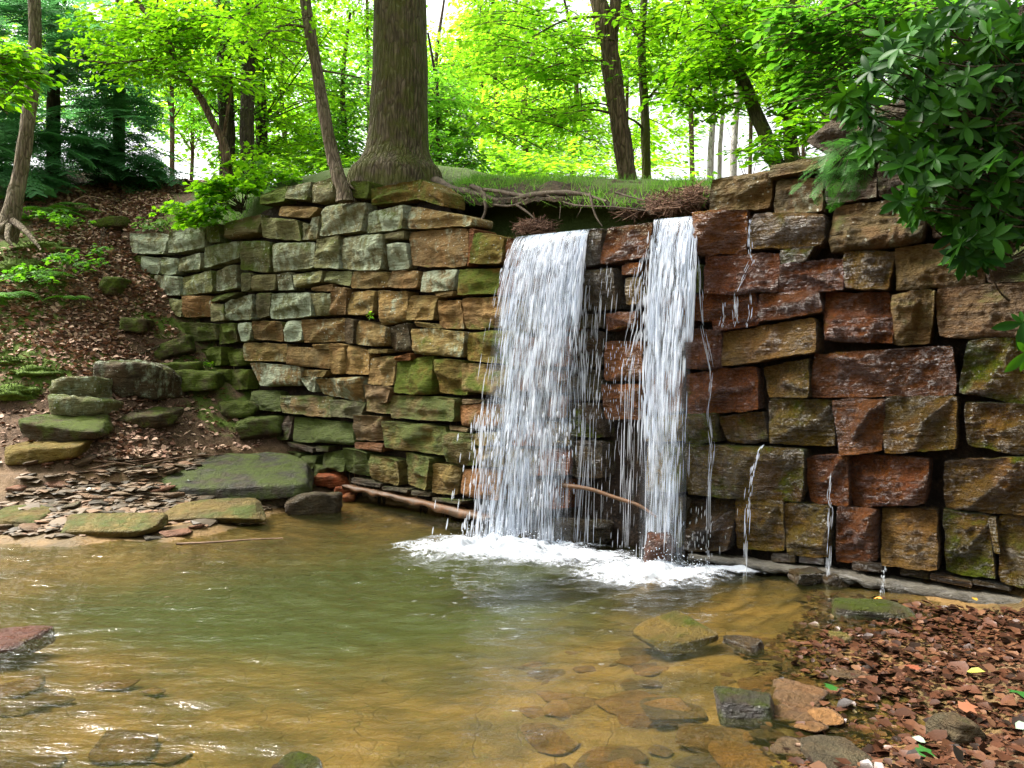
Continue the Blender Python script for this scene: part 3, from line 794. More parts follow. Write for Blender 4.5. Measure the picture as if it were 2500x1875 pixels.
# dark rubble core behind the blocks
u = np.linspace(296, 2640, 200)
topy = np.interp(u, [296, 420, 500, 560, 620, 760, 900, 1030, 1090, 1150, 1276, 1445, 1715, 1730, 1740, 1880, 2000, 2070, 2270, 2440, 2640],
                    [590, 580, 565, 560, 505, 462, 470, 462, 535, 575, 600, 580, 550, 530, 462, 440, 415, 330, 250, 120, 30])
mb = MB(); tt = np.linspace(0, 1, 26)
UU, TT = np.meshgrid(u, tt, indexing='ij'); D = Dw(UU); zt = EYE + (937.5 - np.repeat(topy[:, None], 26, 1)) / 2000 * D
Z = zt * (1 - TT) + (-.4) * TT
base = on_wall(UU, np.full_like(UU, 937.5), -.21 + fbm2(UU * .02, Z, 2.0, 3) * .035); base[..., 2] = Z
back = on_wall(UU, np.full_like(UU, 937.5), -.40); back[..., 2] = Z
mb.add(base.reshape(-1, 3), grid_faces(200, 26)[:, ::-1])
capf = np.stack([base[:, 0], back[:, 0]], 1); mb.add(capf.reshape(-1, 3), grid_faces(200, 2)); mb.add(back.reshape(-1, 3), grid_faces(200, 26))
mb.build('rubble_core', EARTH, dam)

# timber sill along the foot of the wall
def beam(name, pts, hpx, outs, mat, label):
    pts = np.array(pts, float); u = np.linspace(pts[0, 0], pts[-1, 0], 60); y_ = np.interp(u, pts[:, 0], pts[:, 1]); h = np.interp(u, pts[:, 0], hpx); o_ = np.interp(u, pts[:, 0], outs)
    sec = []
    for (k, dy) in ((0, 0), (1, 0), (1.04, .5), (1, 1), (0, 1)):
        jit_ = fbm2(u * .05, u * 0, 1.0, 4, dy * 9 + k) * .026
        sec.append(on_wall(u, y_ + h * dy + jit_ * 120, -.1 + (o_ + .1) * k + jit_))
    v = np.stack(sec, 1); m = MB(); m.add(v.reshape(-1, 3), grid_faces(60, 5)); 
    return tag(m.build(name, mat, dam), label)
beam('timber_sill', [(1690, 1352), (1787, 1362), (1900, 1376), (2060, 1394), (2200, 1418), (2484, 1462), (2620, 1486)], [14, 16, 18, 20, 24, 26, 28], [.06, .07, .08, .09, .10, .12, .12], WOOD, 'wet grey sill plank')
beam('timber_sill', [(846, 1182), (960, 1206), (1080, 1232), (1200, 1262)], [9, 11, 13, 13], [.07, .07, .07, .07], WOOD_ORANGE, 'orange stained sill plank')

# ------------------------------------------------------------------ loose rocks
def ico(sub):
    bm = bmesh.new(); bmesh.ops.create_icosphere(bm, subdivisions=sub, radius=1.0)
    bm.verts.ensure_lookup_table(); v = np.array([q.co[:] for q in bm.verts]); f = np.array([[w.index for w in q.verts] for q in bm.faces]); bm.free(); return v, f
ICO = {k: ico(k) for k in (1, 2, 3, 4, 5)}
def rock_shape(size, sub, seed, cuts=7, rough=.05, boxy=.12):
    r_ = np.random.default_rng(seed); d, f = ICO[sub]; d = norm(d)
    N = [np.array(q, float) for q in ((1, 0, 0), (-1, 0, 0), (0, 1, 0), (0, -1, 0), (0, 0, 1), (0, 0, -1))]
    N = norm(np.array([n + r_.normal(0, boxy, 3) for n in N])); H = r_.uniform(.82, 1.0, 6)
    C = norm(r_.normal(0, 1, (cuts, 3))); HC = r_.uniform(.95, 1.25, cuts)
    N = np.vstack([N, C]); H = np.concatenate([H, HC])
    dn = np.maximum(d @ N.T, 1e-3); q = H[None] / dn; r = q.min(1)
    k = 14.0; r = (np.sum(q ** -k, 1)) ** (-1 / k)
    v = d * r[:, None] * np.asarray(size)
    m_ = float(np.mean(size))
    v = v + d * (fbm(v / m_ * 2.2 + seed, 4) * rough * np.asarray(size).min() * 2)[:, None]
    return v, f
def yaw_m(v, yaw, tx=0., ty=0.):
    c, s = math.cos(yaw), math.sin(yaw); R = np.array([[c, -s, 0], [s, c, 0], [0, 0, 1]])
    cx_, sx_ = math.cos(tx), math.sin(tx); Rx = np.array([[1, 0, 0], [0, cx_, -sx_], [0, sx_, cx_]])
    cy_, sy_ = math.cos(ty), math.sin(ty); Ry = np.array([[cy_, 0, sy_], [0, 1, 0], [-sy_, 0, cy_]])
    return v @ (R @ Rx @ Ry).T
def rock(name, loc, size, yaw, label, cat='rock', group=None, tint='d', moss=.2, lich=0., wet=.2, rust=.1, seed=1, sub=4, tx=0., ty=0., cuts=7, tintv=None, rough=.085):
    v, f = rock_shape(size, sub, seed, cuts, rough); v = yaw_m(v, yaw, tx, ty); m = MB(); m.add(v, None, f)
    o = m.build(name, STONE); o.location = tuple(loc)
    o.color = (*(tintv or TINT[tint]), 1); o['moss'] = moss; o['lichen'] = lich; o['wet'] = wet; o['rust'] = rust
    if label: tag(o, label, cat, group)
    return o
def gnd(px, py, z0=None):
    """ground point seen at a photo position (marching along the ray)"""
    D = np.linspace(2.2, 24, 2200); x = (px - 1250) / 2000 * D; z = EYE + (937.5 - py) / 2000 * D
    g = hgt(x, D, False); i = int(np.argmax(z < g)) if np.any(z < g) else -1
    return np.array([x[i], D[i], g[i]])
def rock_at(px, py, wpx, hpx, dep, label, name='boulder', **k):
    """rock whose visible middle is at px,py with visible width and height in photo pixels"""
    g = gnd(px, py + hpx * .45); m_ = g[1] / 2000
    sz = (wpx * m_ / 2, dep, hpx * m_ / 2 * 1.15)
    return rock(name, (g[0], g[1] + dep * .4, EYE + (937.5 - py) * m_), sz, k.pop('yaw', .1), label, **k)
rock_at(312, 922, 180, 80, .42, 'large lichen spotted boulder at the foot of the leaf covered bank', tint='d', moss=.25, lich=.6, wet=.1, seed=3, sub=5, ty=.12)
rock_at(186, 955, 126, 52, .30, 'square mossy grey rock on top of the left stack', tint='g', moss=.30, lich=.5, wet=.1, seed=5)
rock_at(181, 996, 140, 52, .32, 'rounded mossy rock in the middle of the left stack', tint='g', moss=.35, lich=.45, wet=.1, seed=8)
rock_at(145, 1048, 205, 50, .42, 'long flat moss topped slab under the left stack', name='rock_slab', tint='d', moss=.5, lich=.1, wet=.1, seed=11, sub=5, ty=.06, tx=.2)
rock_at(360, 1022, 130, 34, .30, 'thin dark slab sticking out of the leaf litter', name='rock_slab', tint='d', moss=.4, wet=.1, seed=13, tx=.2)
rock_at(100, 1100, 210, 34, .35, 'brown ledge slab under the flat mossy slab', name='rock_slab', tint='o', moss=.1, wet=.1, seed=17, sub=5, tx=.2)
rock_at(545, 1172, 410, 44, .85, 'broad flat bedrock slab with a bright moss patch beside the pool', name='rock_slab', tint='d', tintv=(.045, .042, .028), moss=.42, wet=.35, seed=19, sub=5, ty=-.02, tx=.22, rough=.07, cuts=12)
rock_at(630, 1045, 110, 50, .30, 'dark mossy rock tucked under the wall end', tint='d', moss=.6, wet=.2, seed=21)
rock_at(590, 1000, 90, 40, .28, 'small mossy rock above the dark rock at the wall end', tint='d', moss=.7, wet=.1, seed=22)
rock_at(764, 1235, 132, 56, .33, 'square dark grey block at the waters edge below the orange rock', tint='d', moss=.12, wet=.35, seed=23, ty=.05)
rock_at(808, 1172, 84, 34, .20, 'bright orange iron stained rock at the wall foot', tint='O', tintv=(.48, .12, .03), moss=-.4, wet=.3, rust=.6, seed=27)
rock_at(842, 1198, 62, 22, .14, 'smaller orange rock beside the sill end', name='rock', tintv=(.42, .11, .03), moss=-.4, wet=.3, rust=.6, seed=28)
rock_at(852, 1216, 34, 18, .09, 'little orange stone at the waters edge', name='rock', tintv=(.36, .11, .03), moss=-.4, wet=.5, rust=.6, seed=29, sub=3)
rock_at(40, 1268, 150, 26, .30, 'low olive slab at the left edge of the gravel shore', name='rock_slab', tint='o', moss=.35, wet=.2, seed=31, tx=.2)
rock_at(260, 1288, 260, 26, .28, 'long low olive slab along the waterline', name='rock_slab', tint='o', moss=.3, wet=.3, seed=33, sub=5, tx=.2)
rock_at(520, 1252, 240, 28, .32, 'thin layered slab sloping to the pool below the bedrock', name='rock_slab', tint='o', moss=.25, wet=.35, seed=35, sub=5, tx=.2)
rock_at(640, 1215, 150, 24, .25, 'dark layered slab next to the square block', name='rock_slab', tint='d', moss=.3, wet=.3, seed=36, sub=4, tx=.2)
rock_at(330, 795, 70, 34, .22, 'small dark rock by the path beside the wall', tint='d', moss=.55, wet=.05, seed=37)
rock_at(425, 850, 90, 44, .25, 'tilted dark mossy slab leaning on the wall foot', name='rock_slab', tint='d', moss=.55, wet=.05, seed=38, ty=-.35)
rock_at(430, 905, 120, 40, .28, 'mossy rock shelf below the tilted slab', tint='d', moss=.85, wet=.05, seed=39)
rock_at(270, 700, 60, 44, .24, 'mossy rock beside the leafy path', tint='d', moss=.6, wet=.05, seed=40)
rock_at(470, 930, 130, 46, .30, 'low mossy rock under the wall overhang', tint='d', moss=.8, wet=.05, seed=41)
rock_at(270, 548, 90, 30, .3, 'flat mossy stone at the top of the path', tint='d', moss=.8, wet=.0, seed=42)
# rocks in the pool
def rock_water(px, py, wpx, hpx, dep, zc, label, name='rock', **k):
    D = EYE * 2000 / (py - 937.5); m_ = D / 2000
    return rock(name, ((px - 1250) * m_, D, zc), (wpx * m_ / 2, dep, hpx), k.pop('yaw', .1), label, **k)
rock_water(1640, 1545, 165, .04, .22, -.01, 'pointed flat slab rising from the shallows in front of the falls', name='rock_slab', tint='o', moss=.15, wet=.8, seed=51, sub=5, ty=-.13, tx=.10, yaw=.45, rough=.02, cuts=5)
rock_water(1822, 1732, 150, .06, .12, .012, 'dark moss topped block lying at the edge of the leaf litter', tint='d', moss=.45, wet=.8, seed=53, sub=5, yaw=-.2, rough=.03, cuts=3, tintv=(.05, .04, .035))
rock_water(1822, 1575, 68, .035, .10, .01, 'small dark stone in the orange shallows', tint='d', moss=.0, wet=.9, seed=55, yaw=.4)
rock_water(2130, 1490, 200, .05, .22, .00, 'flat mossy rock under the sill trickle', tint='d', moss=.5, wet=.8, seed=57, sub=5, yaw=-.3)
rock_water(1965, 1420, 70, .06, .10, .03, 'wet black stone below the timber sill', tint='d', moss=.0, wet=1., seed=58)
rock_water(2030, 1424, 60, .06, .10, .02, 'second wet black stone below the timber sill, right of the first', tint='d', moss=.0, wet=1., seed=59)
rock_water(10, 1562, 150, .055, .26, -.025, 'reddish rock at the left edge of the pool', tintv=(.16, .06, .04), moss=.1, wet=.8, seed=61, sub=5)
rock_water(720, 1880, 140, .05, .10, -.02, 'dark stone at the near edge of the pool', tint='d', moss=.2, wet=.9, seed=63)
rock_water(1610, 1385, 70, .13, .10, .16, 'brown rock standing in the foot of the narrow fall', tintv=(.14, .06, .04), moss=.0, wet=1., seed=64)
rock_water(1430, 1330, 150, .12, .14, .12, 'dark ledge rock behind the falling water', tint='d', moss=.1, wet=1., seed=66)
rock_water(1330, 1328, 150, .10, .12, .02, 'low dark rock hidden in the curtain foot', tint='d', moss=.1, wet=1., seed=67)
rock_water(2050, 1870, 150, .03, .16, .03, 'flat grey stone under the stick on the leaves', tint='d', moss=.1, wet=.4, seed=68)
rock_water(2330, 1830, 100, .06, .10, .08, 'grey pebble rock in the near leaf litter', tint='d', moss=.0, wet=.3, seed=69)
rock_water(2050, 1560, 50, .03, .07, .01, 'small olive stone at the upper edge of the leaf litter', tint='o', moss=.3, wet=.5, seed=70)
# thin flags lying on the bed
flag_m = []
for k in range(6):
    v, f = rock_shape((1, 1, .16), 3, 200 + k, 6, .02, .2); m = MB(); m.add(v, None, f); flag_m.append(m.mesh('flagstone', STONE))
n_f = 0
for _ in range(600):
    if n_f >= 80: break
    px, py = (rng.uniform(1300, 2150), rng.uniform(1520, 1870)) if rng.random() < .9 else (rng.uniform(0, 500), rng.uniform(1600, 1860))
    D = EYE * 2000 / (py - 937.5); x = (px - 1250) / 2000 * D; z = float(hgt(np.array(x), np.array(D), False))
    if z < -.2 or z > .01: continue
    o = bpy.data.objects.new('flagstone', flag_m[n_f % 6]); COL.objects.link(o); s_ = rng.uniform(.04, .13) * (1.3 if py > 1650 else 1)
    o.location = (x, D, z + .004); o.scale = (s_, s_ * rng.uniform(.6, 1), s_ * rng.uniform(.5, 1.0)); o.rotation_euler = (rng.normal(0, .06), rng.normal(0, .06), rng.uniform(0, 6))
    o.color = (*random.choice([(.24, .12, .04), (.20, .11, .045), (.30, .15, .05), (.17, .095, .04), (.13, .08, .035)]), 1); o['moss'] = -.5; o['lichen'] = -.5; o['wet'] = .6; o['rust'] = .3
    set_parent(o, ground); n_f += 1
# shale chips on the left shore
chip = MB(); tv, tf = rock_shape((.5, .42, .075), 1, 77, 6, .02, .4)
big_m = []
for k in range(5):
    v, f = rock_shape((1, .8, .22), 3, 300 + k, 7, .03, .25); m = MB(); m.add(v, None, f); big_m.append(m.mesh('shale_piece', STONE))
k_ = 0
N = 9000; X = rng.uniform(-7.5, -2.0, N); Y = rng.uniform(7.3, 11.4, N); Zc = hgt(X, Y); PX = img_px(X, Y); S_ = (Y - Dw(PX)) * .77
ok = (Zc > .05) & (Zc < .62) & (S_ < -.15) & (rng.random(N) < smooth(-.35, .3, fbm2(X, Y, .9, 3, 6.)))
X, Y, Zc = X[ok], Y[ok], Zc[ok]; n = len(X)
szs = rng.gamma(2.2, .022, n) + .025
yw = rng.uniform(0, 6.28, n)
stamp(chip, tv, None, np.stack([X, Y, Zc + szs * .04], -1), np.stack([np.cos(yw), np.sin(yw), rng.normal(0, .12, n)], -1), np.stack([rng.normal(0, .15, n), rng.normal(0, .15, n), np.ones(n)], -1), szs * 1.6, rng.random(n), tf)
CHIP = m_litter('shale_chip', [(0.04, 0.03, 0.018), (0.09, 0.063, 0.036), (0.14, 0.095, 0.055), (0.20, 0.11, 0.06)], .65)
tag(chip.build('gravel', CHIP, None, False), 'loose flat shale chips over the left shore', 'gravel', kind='stuff')
for _ in range(400):
    if k_ >= 46: break
    px, py = rng.uniform(0, 620), rng.uniform(1125, 1310); g = gnd(px, py)
    if g[2] < .0 or g[2] > .7: continue
    o = bpy.data.objects.new('shale_piece', big_m[k_ % 5]); COL.objects.link(o); s_ = rng.uniform(.05, .12)
    o.location = (g[0], g[1], float(hgt(np.array(g[0]), np.array(g[1]))) + s_ * .12); o.scale = (s_, s_, s_); o.rotation_euler = (rng.normal(0, .12), rng.normal(0, .12), rng.uniform(0, 6))
    o.color = (*random.choice([(.13, .10, .055), (.18, .12, .07), (.09, .075, .05), (.24, .11, .06)]), 1); o['moss'] = 0.; o['lichen'] = 0.; o['wet'] = .25; o['rust'] = .3
    set_parent(o, ground); k_ += 1

# ------------------------------------------------------------------ water
N = 460
wx = np.linspace(-8.6, 5.6, N); wy = 1.2 + (13.0 - 1.2) * np.linspace(0, 1, N) ** 1.25
WX, WY = np.meshgrid(wx, wy, indexing='ij'); WZ = np.zeros_like(WX)
for (sx, sy, am, wlen) in ((-.1, 7.35, .013, .30), (1.15, 6.55, .010, .23), (.4, 7.0, .007, .17)):
    r = np.hypot(WX - sx, WY - sy) + fbm2(WX, WY, 1.5, 2, sx) * .12
    WZ += am * np.sin(2 * math.pi * r / wlen) * np.exp(-r / 2.6) * smooth(0, .5, r) * (.6 + .6 * fbm2(WX, WY, .8, 2, 5.5))
WZ += fbm2(WX * .6, WY * 1.6, 5.5, 3, 1.1) * .010 * np.exp(-np.abs(WX + .6) / 2.6)
WZ += fbm2(WX * .55 + .25 * WY, WY * 1.5, 5.2, 3, 21.) * .0085 + fbm2(WX * .6 - .2 * WY, WY * 1.5, 9.5, 2, 31.) * .0045
mb = MB(); mb.add(np.stack([WX, WY, WZ], -1).reshape(-1, 3), grid_faces(N, N))
tag(mb.build('water', WATER), kind='structure')
# stream behind the lip
u = np.linspace(1225, 1725, 60); sv = np.linspace(-.015, .80, 8); UU, SV = np.meshgrid(u, sv, indexing='ij')
v = on_wall(UU, np.full_like(UU, 937.5), -SV); v[..., 2] = lip_z(UU) + .012 + SV * .02 - .02 * np.exp(-SV / .03)
mb = MB(); mb.add(v.reshape(-1, 3), grid_faces(60, 8)); tag(mb.build('stream', WATER), kind='structure')

G_ = 9.8
def fall_pts(px, d1, z1, tt, back=0.0):
    """positions along the free fall from the lip at px; tt in 0..1"""
    px = np.asarray(px, float); z0 = lip_z(px) + .012; T = np.sqrt(2 * (z0 - z1) / G_)
    c = on_wall(px, np.full_like(px, 937.5), .03 + back + d1 * tt); c[..., 2] = z0 - .5 * G_ * (T * tt) ** 2
    return c
class UVMB(MB):
    pass
def sheet(name, parent, px0, px1, d_l, d_r, mat, nu=60, nv=50, rip=.03):
    u = np.linspace(0, 1, nu); t = np.linspace(0, 1, nv); U, T = np.meshgrid(u, t, indexing='ij')
    d = d_l + (d_r - d_l) * U + fbm2(U * 6, T * 2, 1.0, 3, px0) * rip * T * 2
    v = fall_pts(px0 + (px1 - px0) * U, d, 0.0, T)
    # the water first runs flat over the lip
    v0 = on_wall(px0 + (px1 - px0) * u, np.full_like(u, 937.5), -.10); v0[:, 2] = lip_z(px0 + (px1 - px0) * u) + .014
    v = np.concatenate([v0[:, None], v], 1); nv += 1
    dens = (1.0 - .5 * smooth(.55, 1.0, np.abs(U * 2 - 1))) * (.60 - .06 * T); dens = np.concatenate([dens[:, :1], dens], 1)
    m = MB(); m.add(v.reshape(-1, 3), grid_faces(nu, nv), None, dens.reshape(-1))
    o = m.build(name, mat, parent); me = o.data; uvl = me.uv_layers.new(name='UVMap')
    uvv = np.stack([np.repeat(u[:, None], nv, 1) * abs(px1 - px0) / 170.0, np.repeat(np.linspace(0, 1, nv)[None], nu, 0) ** 1.6], -1).reshape(-1, 2)
    li = np.zeros(len(me.loops), np.int32); me.loops.foreach_get('vertex_index', li); uvl.data.foreach_set('uv', uvv[li].astype(np.float32).ravel())
    return o
def spindle(mb, c, r):
    """c (k, m, 3) path per filament, r (k,) radius; slim four-sided filaments tapering at both ends"""
    k, m, _ = c.shape; prof = np.sin(np.linspace(.12, math.pi - .05, m)) ** .7
    th = np.array([0, math.pi / 2, math.pi, 1.5 * math.pi]); ring = np.stack([np.cos(th), np.sin(th), np.zeros(4)], -1)
    v = c[:, :, None, :] + ring[None, None] * (r[:, None] * prof[None])[..., None, None]
    f = grid_faces(m, 4, wrap=True); off = (np.arange(k) * m * 4)[:, None, None]
    mb.add(v.reshape(-1, 3), (f[None] + off).reshape(-1, 4))
def strands(mb, k, px0, px1, d_l, d_r, lo, hi, rmin, rmax, t0=0., t1=1., spread=.05, clump=1.0):
    u = rng.beta(.9, .9, k * 2); a = t0 + (t1 - t0) * rng.random(k * 2); w_ = abs(px1 - px0)
    dn = fbm(np.stack([u * w_ / 22., a * 9, u * 0 + px0], -1), 3) + .6 * fbm(np.stack([u * w_ / 60., a * 4, u * 0 + px0 + 9], -1), 2)
    keep = dn > np.quantile(dn, 1 - .5 * clump) if clump < 2 else dn > -9; u, a = u[keep], a[keep]; k = len(u)
    px = px0 + (px1 - px0) * u; ln = rng.uniform(lo, hi, k)
    b = np.minimum(a + ln, t1 + .005)
    t = a[:, None] + (b - a)[:, None] * np.linspace(0, 1, 5)[None]
    d = d_l + (d_r - d_l) * u + rng.normal(0, spread, k)
    c = fall_pts(np.repeat(px[:, None], 5, 1), np.repeat(d[:, None], 5, 1), 0.0, t)
    lat = rng.normal(0, spread * .5, k)[:, None] * t
    c[..., 0] += lat; c[..., 1] += lat * .3
    spindle(mb, c, rng.uniform(rmin, rmax, k) * (.6 + .7 * rng.random(k)))
def waterfall(label, base, parts):
    e = empty('waterfall', base, label, 'waterfall')
    return e
w1 = waterfall('wide white curtain of water falling from the lip into the pool', (-.15, 7.7, 0), None)
sheet('water_sheet', w1, 1277, 1447, .56, .30, FALL_A); sheet('water_sheet', w1, 1274, 1444, .66, .40, FALL_B, rip=.05); sheet('water_sheet', w1, 1275, 1446, .60, .34, FALL_A, rip=.06)
mb = MB(); strands(mb, 620, 1275, 1449, .60, .30, .08, .26, .0016, .0042, 0, .55, .02); strands(mb, 1100, 1273, 1447, .62, .34, .015, .06, .0022, .0062, .25, 1., .06, .62); strands(mb, 500, 1273, 1447, .60, .32, .02, .07, .0012, .0030, .2, 1., .09, 2)
strands(mb, 260, 1262, 1450, .70, .34, .008, .02, .004, .009, .75, 1., .14)
tag(mb.build('water_strand', STRAND, w1), kind='stuff')
w2 = waterfall('narrow white fall pouring over the right end of the lip', (1.2, 6.7, 0), None)
sheet('water_sheet', w2, 1606, 1716, .20, .34, FALL_A); sheet('water_sheet', w2, 1612, 1700, .28, .38, FALL_B); sheet('water_sheet', w2, 1606, 1712, .24, .36, FALL_A, rip=.05)
mb = MB(); strands(mb, 340, 1604, 1718, .20, .34, .08, .26, .0016, .0040, 0, .6, .015); strands(mb, 520, 1600, 1712, .20, .36, .015, .06, .0022, .0058, .25, 1., .05, .62); strands(mb, 220, 1600, 1712, .18, .36, .02, .07, .0012, .0028, .2, 1., .06, 2)
strands(mb, 200, 1590, 1640, .10, .2, .02, .08, .003, .006, .15, .8, .05)
tag(mb.build('water_strand', STRAND, w2), kind='stuff')
def trickle(mb, pts, w, k, lo=.03, hi=.12, r0=.002, r1=.005):
    """thin water running down the wall face along photo points (px, py, out)"""
    pts = np.array(pts, float); L = len(pts)
    for _ in range(k):
        a = rng.uniform(0, L - 1 - .02); b = min(a + rng.uniform(lo, hi) * (L - 1), L - 1); t = np.linspace(a, b, 5)
        q = np.stack([np.interp(t, np.arange(L), pts[:, j]) for j in range(3)], -1); q[:, 0] += rng.normal(0, w)
        spindle(mb, on_wall(q[:, 0], q[:, 1], q[:, 2] + rng.normal(0, .012))[None], np.array([rng.uniform(r0, r1)]))
w3 = waterfall('broken middle trickle splashing down the ledges between the two falls', (.6, 7.3, 0), None); mb = MB()
trickle(mb, [(1450, 655, .06), (1446, 740, .08), (1440, 850, .10), (1446, 940, .12), (1452, 1060, .16), (1446, 1320, .22)], 6, 120, .03, .12, .0012, .0032)
trickle(mb, [(1486, 648, .05), (1480, 760, .08), (1474, 900, .10), (1470, 1030, .14), (1476, 1320, .2)], 9, 80, .03, .12, .0012, .003)
trickle(mb, [(1520, 830, .08), (1518, 930, .10), (1515, 1030, .12), (1510, 1330, .18)], 34, 170, .015, .05, .0010, .0024)
trickle(mb, [(1585, 600, .05), (1575, 700, .09), (1572, 800, .10), (1560, 900, .14), (1560, 1330, .2)], 12, 140, .03, .12, .0012, .0032)
tag(mb.build('water_strand', STRAND, w3), kind='stuff')
for lab, tr_ in (('thin trickle running down the wall just right of the narrow fall', [(1712, 622, .05), (1716, 700, .06), (1722, 790, .06), (1745, 905, .07), (1735, 1010, .08), (1745, 1090, .06), (1738, 1200, .08), (1738, 1360, .08)]),
                 ('bright spout squirting from a joint in the wall', [(1878, 1066, .05), (1862, 1100, .12), (1852, 1160, .17), (1845, 1240, .2), (1840, 1420, .24)]),
                 ('trickle dripping between red stones onto the sill', [(2035, 1150, .05), (2030, 1215, .06), (2034, 1240, .05), (2030, 1330, .06), (2036, 1400, .14), (2036, 1440, .16)]),
                 ('short drip falling from the timber sill to the mossy rock', [(2165, 1376, .10), (2164, 1410, .14), (2164, 1450, .16)]),
                 ('film of water running from the deep joint beside the orange stone', [(1830, 530, .0), (1832, 600, .02), (1836, 640, .03), (1800, 720, .04), (1805, 790, .05)])):
    e = waterfall(lab, on_wall(tr_[-1][0], tr_[-1][1], tr_[-1][2]), None); mb = MB(); trickle(mb, tr_, 3.0, 56 if len(tr_) > 4 else 44, .03, .11, .0012, .0030)
    if 'just right' in lab:
        for xx in (1770, 1800, 1835): trickle(mb, [(xx, 716, .03), (xx + 2, 770, .05), (xx - 6, 800, .05)], 3, 14, .1, .3, .0015, .0035)
        trickle(mb, [(1725, 1230, .05), (1722, 1300, .06), (1725, 1370, .08)], 24, 50, .04, .15, .0012, .0028)
    tag(mb.build('water_strand', STRAND, e), kind='stuff')

# churned foam
foam = MB()
def foam_patch(cx, cy, rx, ry, n=70, hgt_=.05):
    u = np.linspace(-1, 1, n); U, V = np.meshgrid(u, u, indexing='ij'); r = np.hypot(U, V)
    X = cx + U * rx; Y = cy + V * ry; a = np.clip(1 - r, 0, 1)
    Z = .012 + hgt_ * (a ** .8) * (.5 + np.abs(fbm2(X, Y, 6.0, 4, 2.)) * 1.1 + .25 * fbm2(X, Y, 22, 2)) 
    foam.add(np.stack([X, Y, Z], -1).reshape(-1, 3), grid_faces(n, n), None, np.clip(a * 1.25, 0, 1).reshape(-1))
foam_patch(-.18, 7.32, 1.22, .78, 130, .09); foam_patch(1.05, 6.38, .82, .62, 100, .065); foam_patch(.45, 7.0, .9, .5, 90, .05); foam_patch(1.75, 6.55, .5, .2, 50, .03)
fo = foam.build('foam', FOAM); tag(fo, 'churned white foam where the water hits the pool', 'foam', kind='stuff')
dr = MB(); tv, tf = ICO[1]
n = 2200; ang = rng.uniform(0, 6.28, n); rr = rng.random(n) ** .7
sx = np.where(rng.random(n) < .6, 0, 1); X = np.where(sx == 0, -.1 + rr * np.cos(ang) * .8, 1.15 + rr * np.cos(ang) * .55); Y = np.where(sx == 0, 7.4 + rr * np.sin(ang) * .45, 6.5 + rr * np.sin(ang) * .35)
Z = .02 + rng.exponential(.07, n) * (1.1 - rr); s_ = rng.uniform(.0018, .0055, n)
stamp(dr, tv, None, np.stack([X, Y, Z], -1), rng.normal(0, 1, (n, 3)), rng.normal(0, 1, (n, 3)), s_, .5, tf)
tag(dr.build('spray', DROPM), 'spray droplets thrown up from the foam', 'spray', kind='stuff')

# ------------------------------------------------------------------ trees
def tree(name, label, base, group=None): return empty(name, base, label, 'tree', group)
def pimg(l): return np.array([P(*q) for q in l])
def trunk(e, path, widths, mat, seg=14, n=40, rough=.10, name='trunk', rs=3.0):
    """path photo points (px, py, D); widths in photo pixels"""
    p = pimg(path); r = np.array([w_ / 2 * q[2] / 2000 for w_, q in zip(widths, path)]); m = MB()
    tube(m, p, r, seg, n, rough, rs, seed=p[0, 0] * 3.1); return m.build(name, mat, e)
def branches(e, lst, mat, n=14, seg=6):
    for path, w0, w1 in lst:
        m = MB(); p = pimg(path); k = len(path); r = np.linspace(w0, w1, k) / 2 * np.array([q[2] for q in path]) / 2000; tube(m, p, r, seg, n, .12, 4.0)
        m.build('branch', mat, e)
def sprays(lf, tw, C, axis_xy, leaf, nl, rad, maple=False, droop=.25, flat=.30, vmean=.5, vs=.25):
    """leafy twigs: C centres, each a flattish fan of leaves growing away from the trunk"""
    for c in C:
        h = np.append(c[:2] - axis_xy, 0) + rng.normal(0, .5, 3) * np.array([1, 1, .1]); h = norm(h); sd_ = norm(np.cross(h, [0, 0, 1.0])); r = rad * rng.uniform(.7, 1.3)
        n = int(nl * rng.uniform(.7, 1.3)); a = rng.uniform(-1, 1, n); b = rng.normal(0, .42, n) * (1 - .45 * np.abs(a))
        tilt = rng.normal(0, .18); tilt2 = rng.normal(0, .22)
        pos = c + h * (a * r)[:, None] + sd_ * (b * r)[:, None]; pos[:, 2] += -droop * r * (a + .3) ** 2 * .6 - droop * r * b ** 2 + tilt * a * r + tilt2 * b * r + rng.normal(0, .05 * r + .015, n)
        fw = h * rng.uniform(.1, 1, n)[:, None] + sd_ * (np.sign(b) * rng.uniform(.2, 1, n))[:, None] + np.array([0, 0, -.45]) * rng.random(n)[:, None]
        up = np.array([0, 0, 1.0]) + rng.normal(0, flat, (n, 3))
        v = np.clip(vmean + rng.normal(0, vs * .6) + rng.normal(0, vs, n), 0, 1); sz = leaf * rng.uniform(.65, 1.25, n)
        if maple: stamp(lf, MAPLE_V, MAPLE_F, pos, fw, up, sz, v, MAPLE_F3)
        else: stamp(lf, LEAF_V, LEAF_F, pos, fw, up, sz * 1.15, v)
        if tw is not None:
            t = np.linspace(-1.0, .9, 4); pp = c + h * (t * r)[:, None]; pp[:, 2] += -droop * r * (t + .3) ** 2 * .6 + tilt * t * r
            tube(tw, pp, np.linspace(.006, .002, 4) * (1 + leaf * 4), 4, 4, cap=False)
def ell(k, px, py, D, rx, ry, rd):
    """k points inside an ellipsoid given in photo pixels and metres of depth"""
    q = rng.normal(0, 1, (k, 3)); q = norm(q) * rng.random((k, 1)) ** .45; Dd = D + q[:, 2] * rd
    return np.stack([(px + q[:, 0] * rx - 1250) / 2000 * Dd, Dd, EYE + (937.5 - (py + q[:, 1] * ry)) / 2000 * Dd], -1)
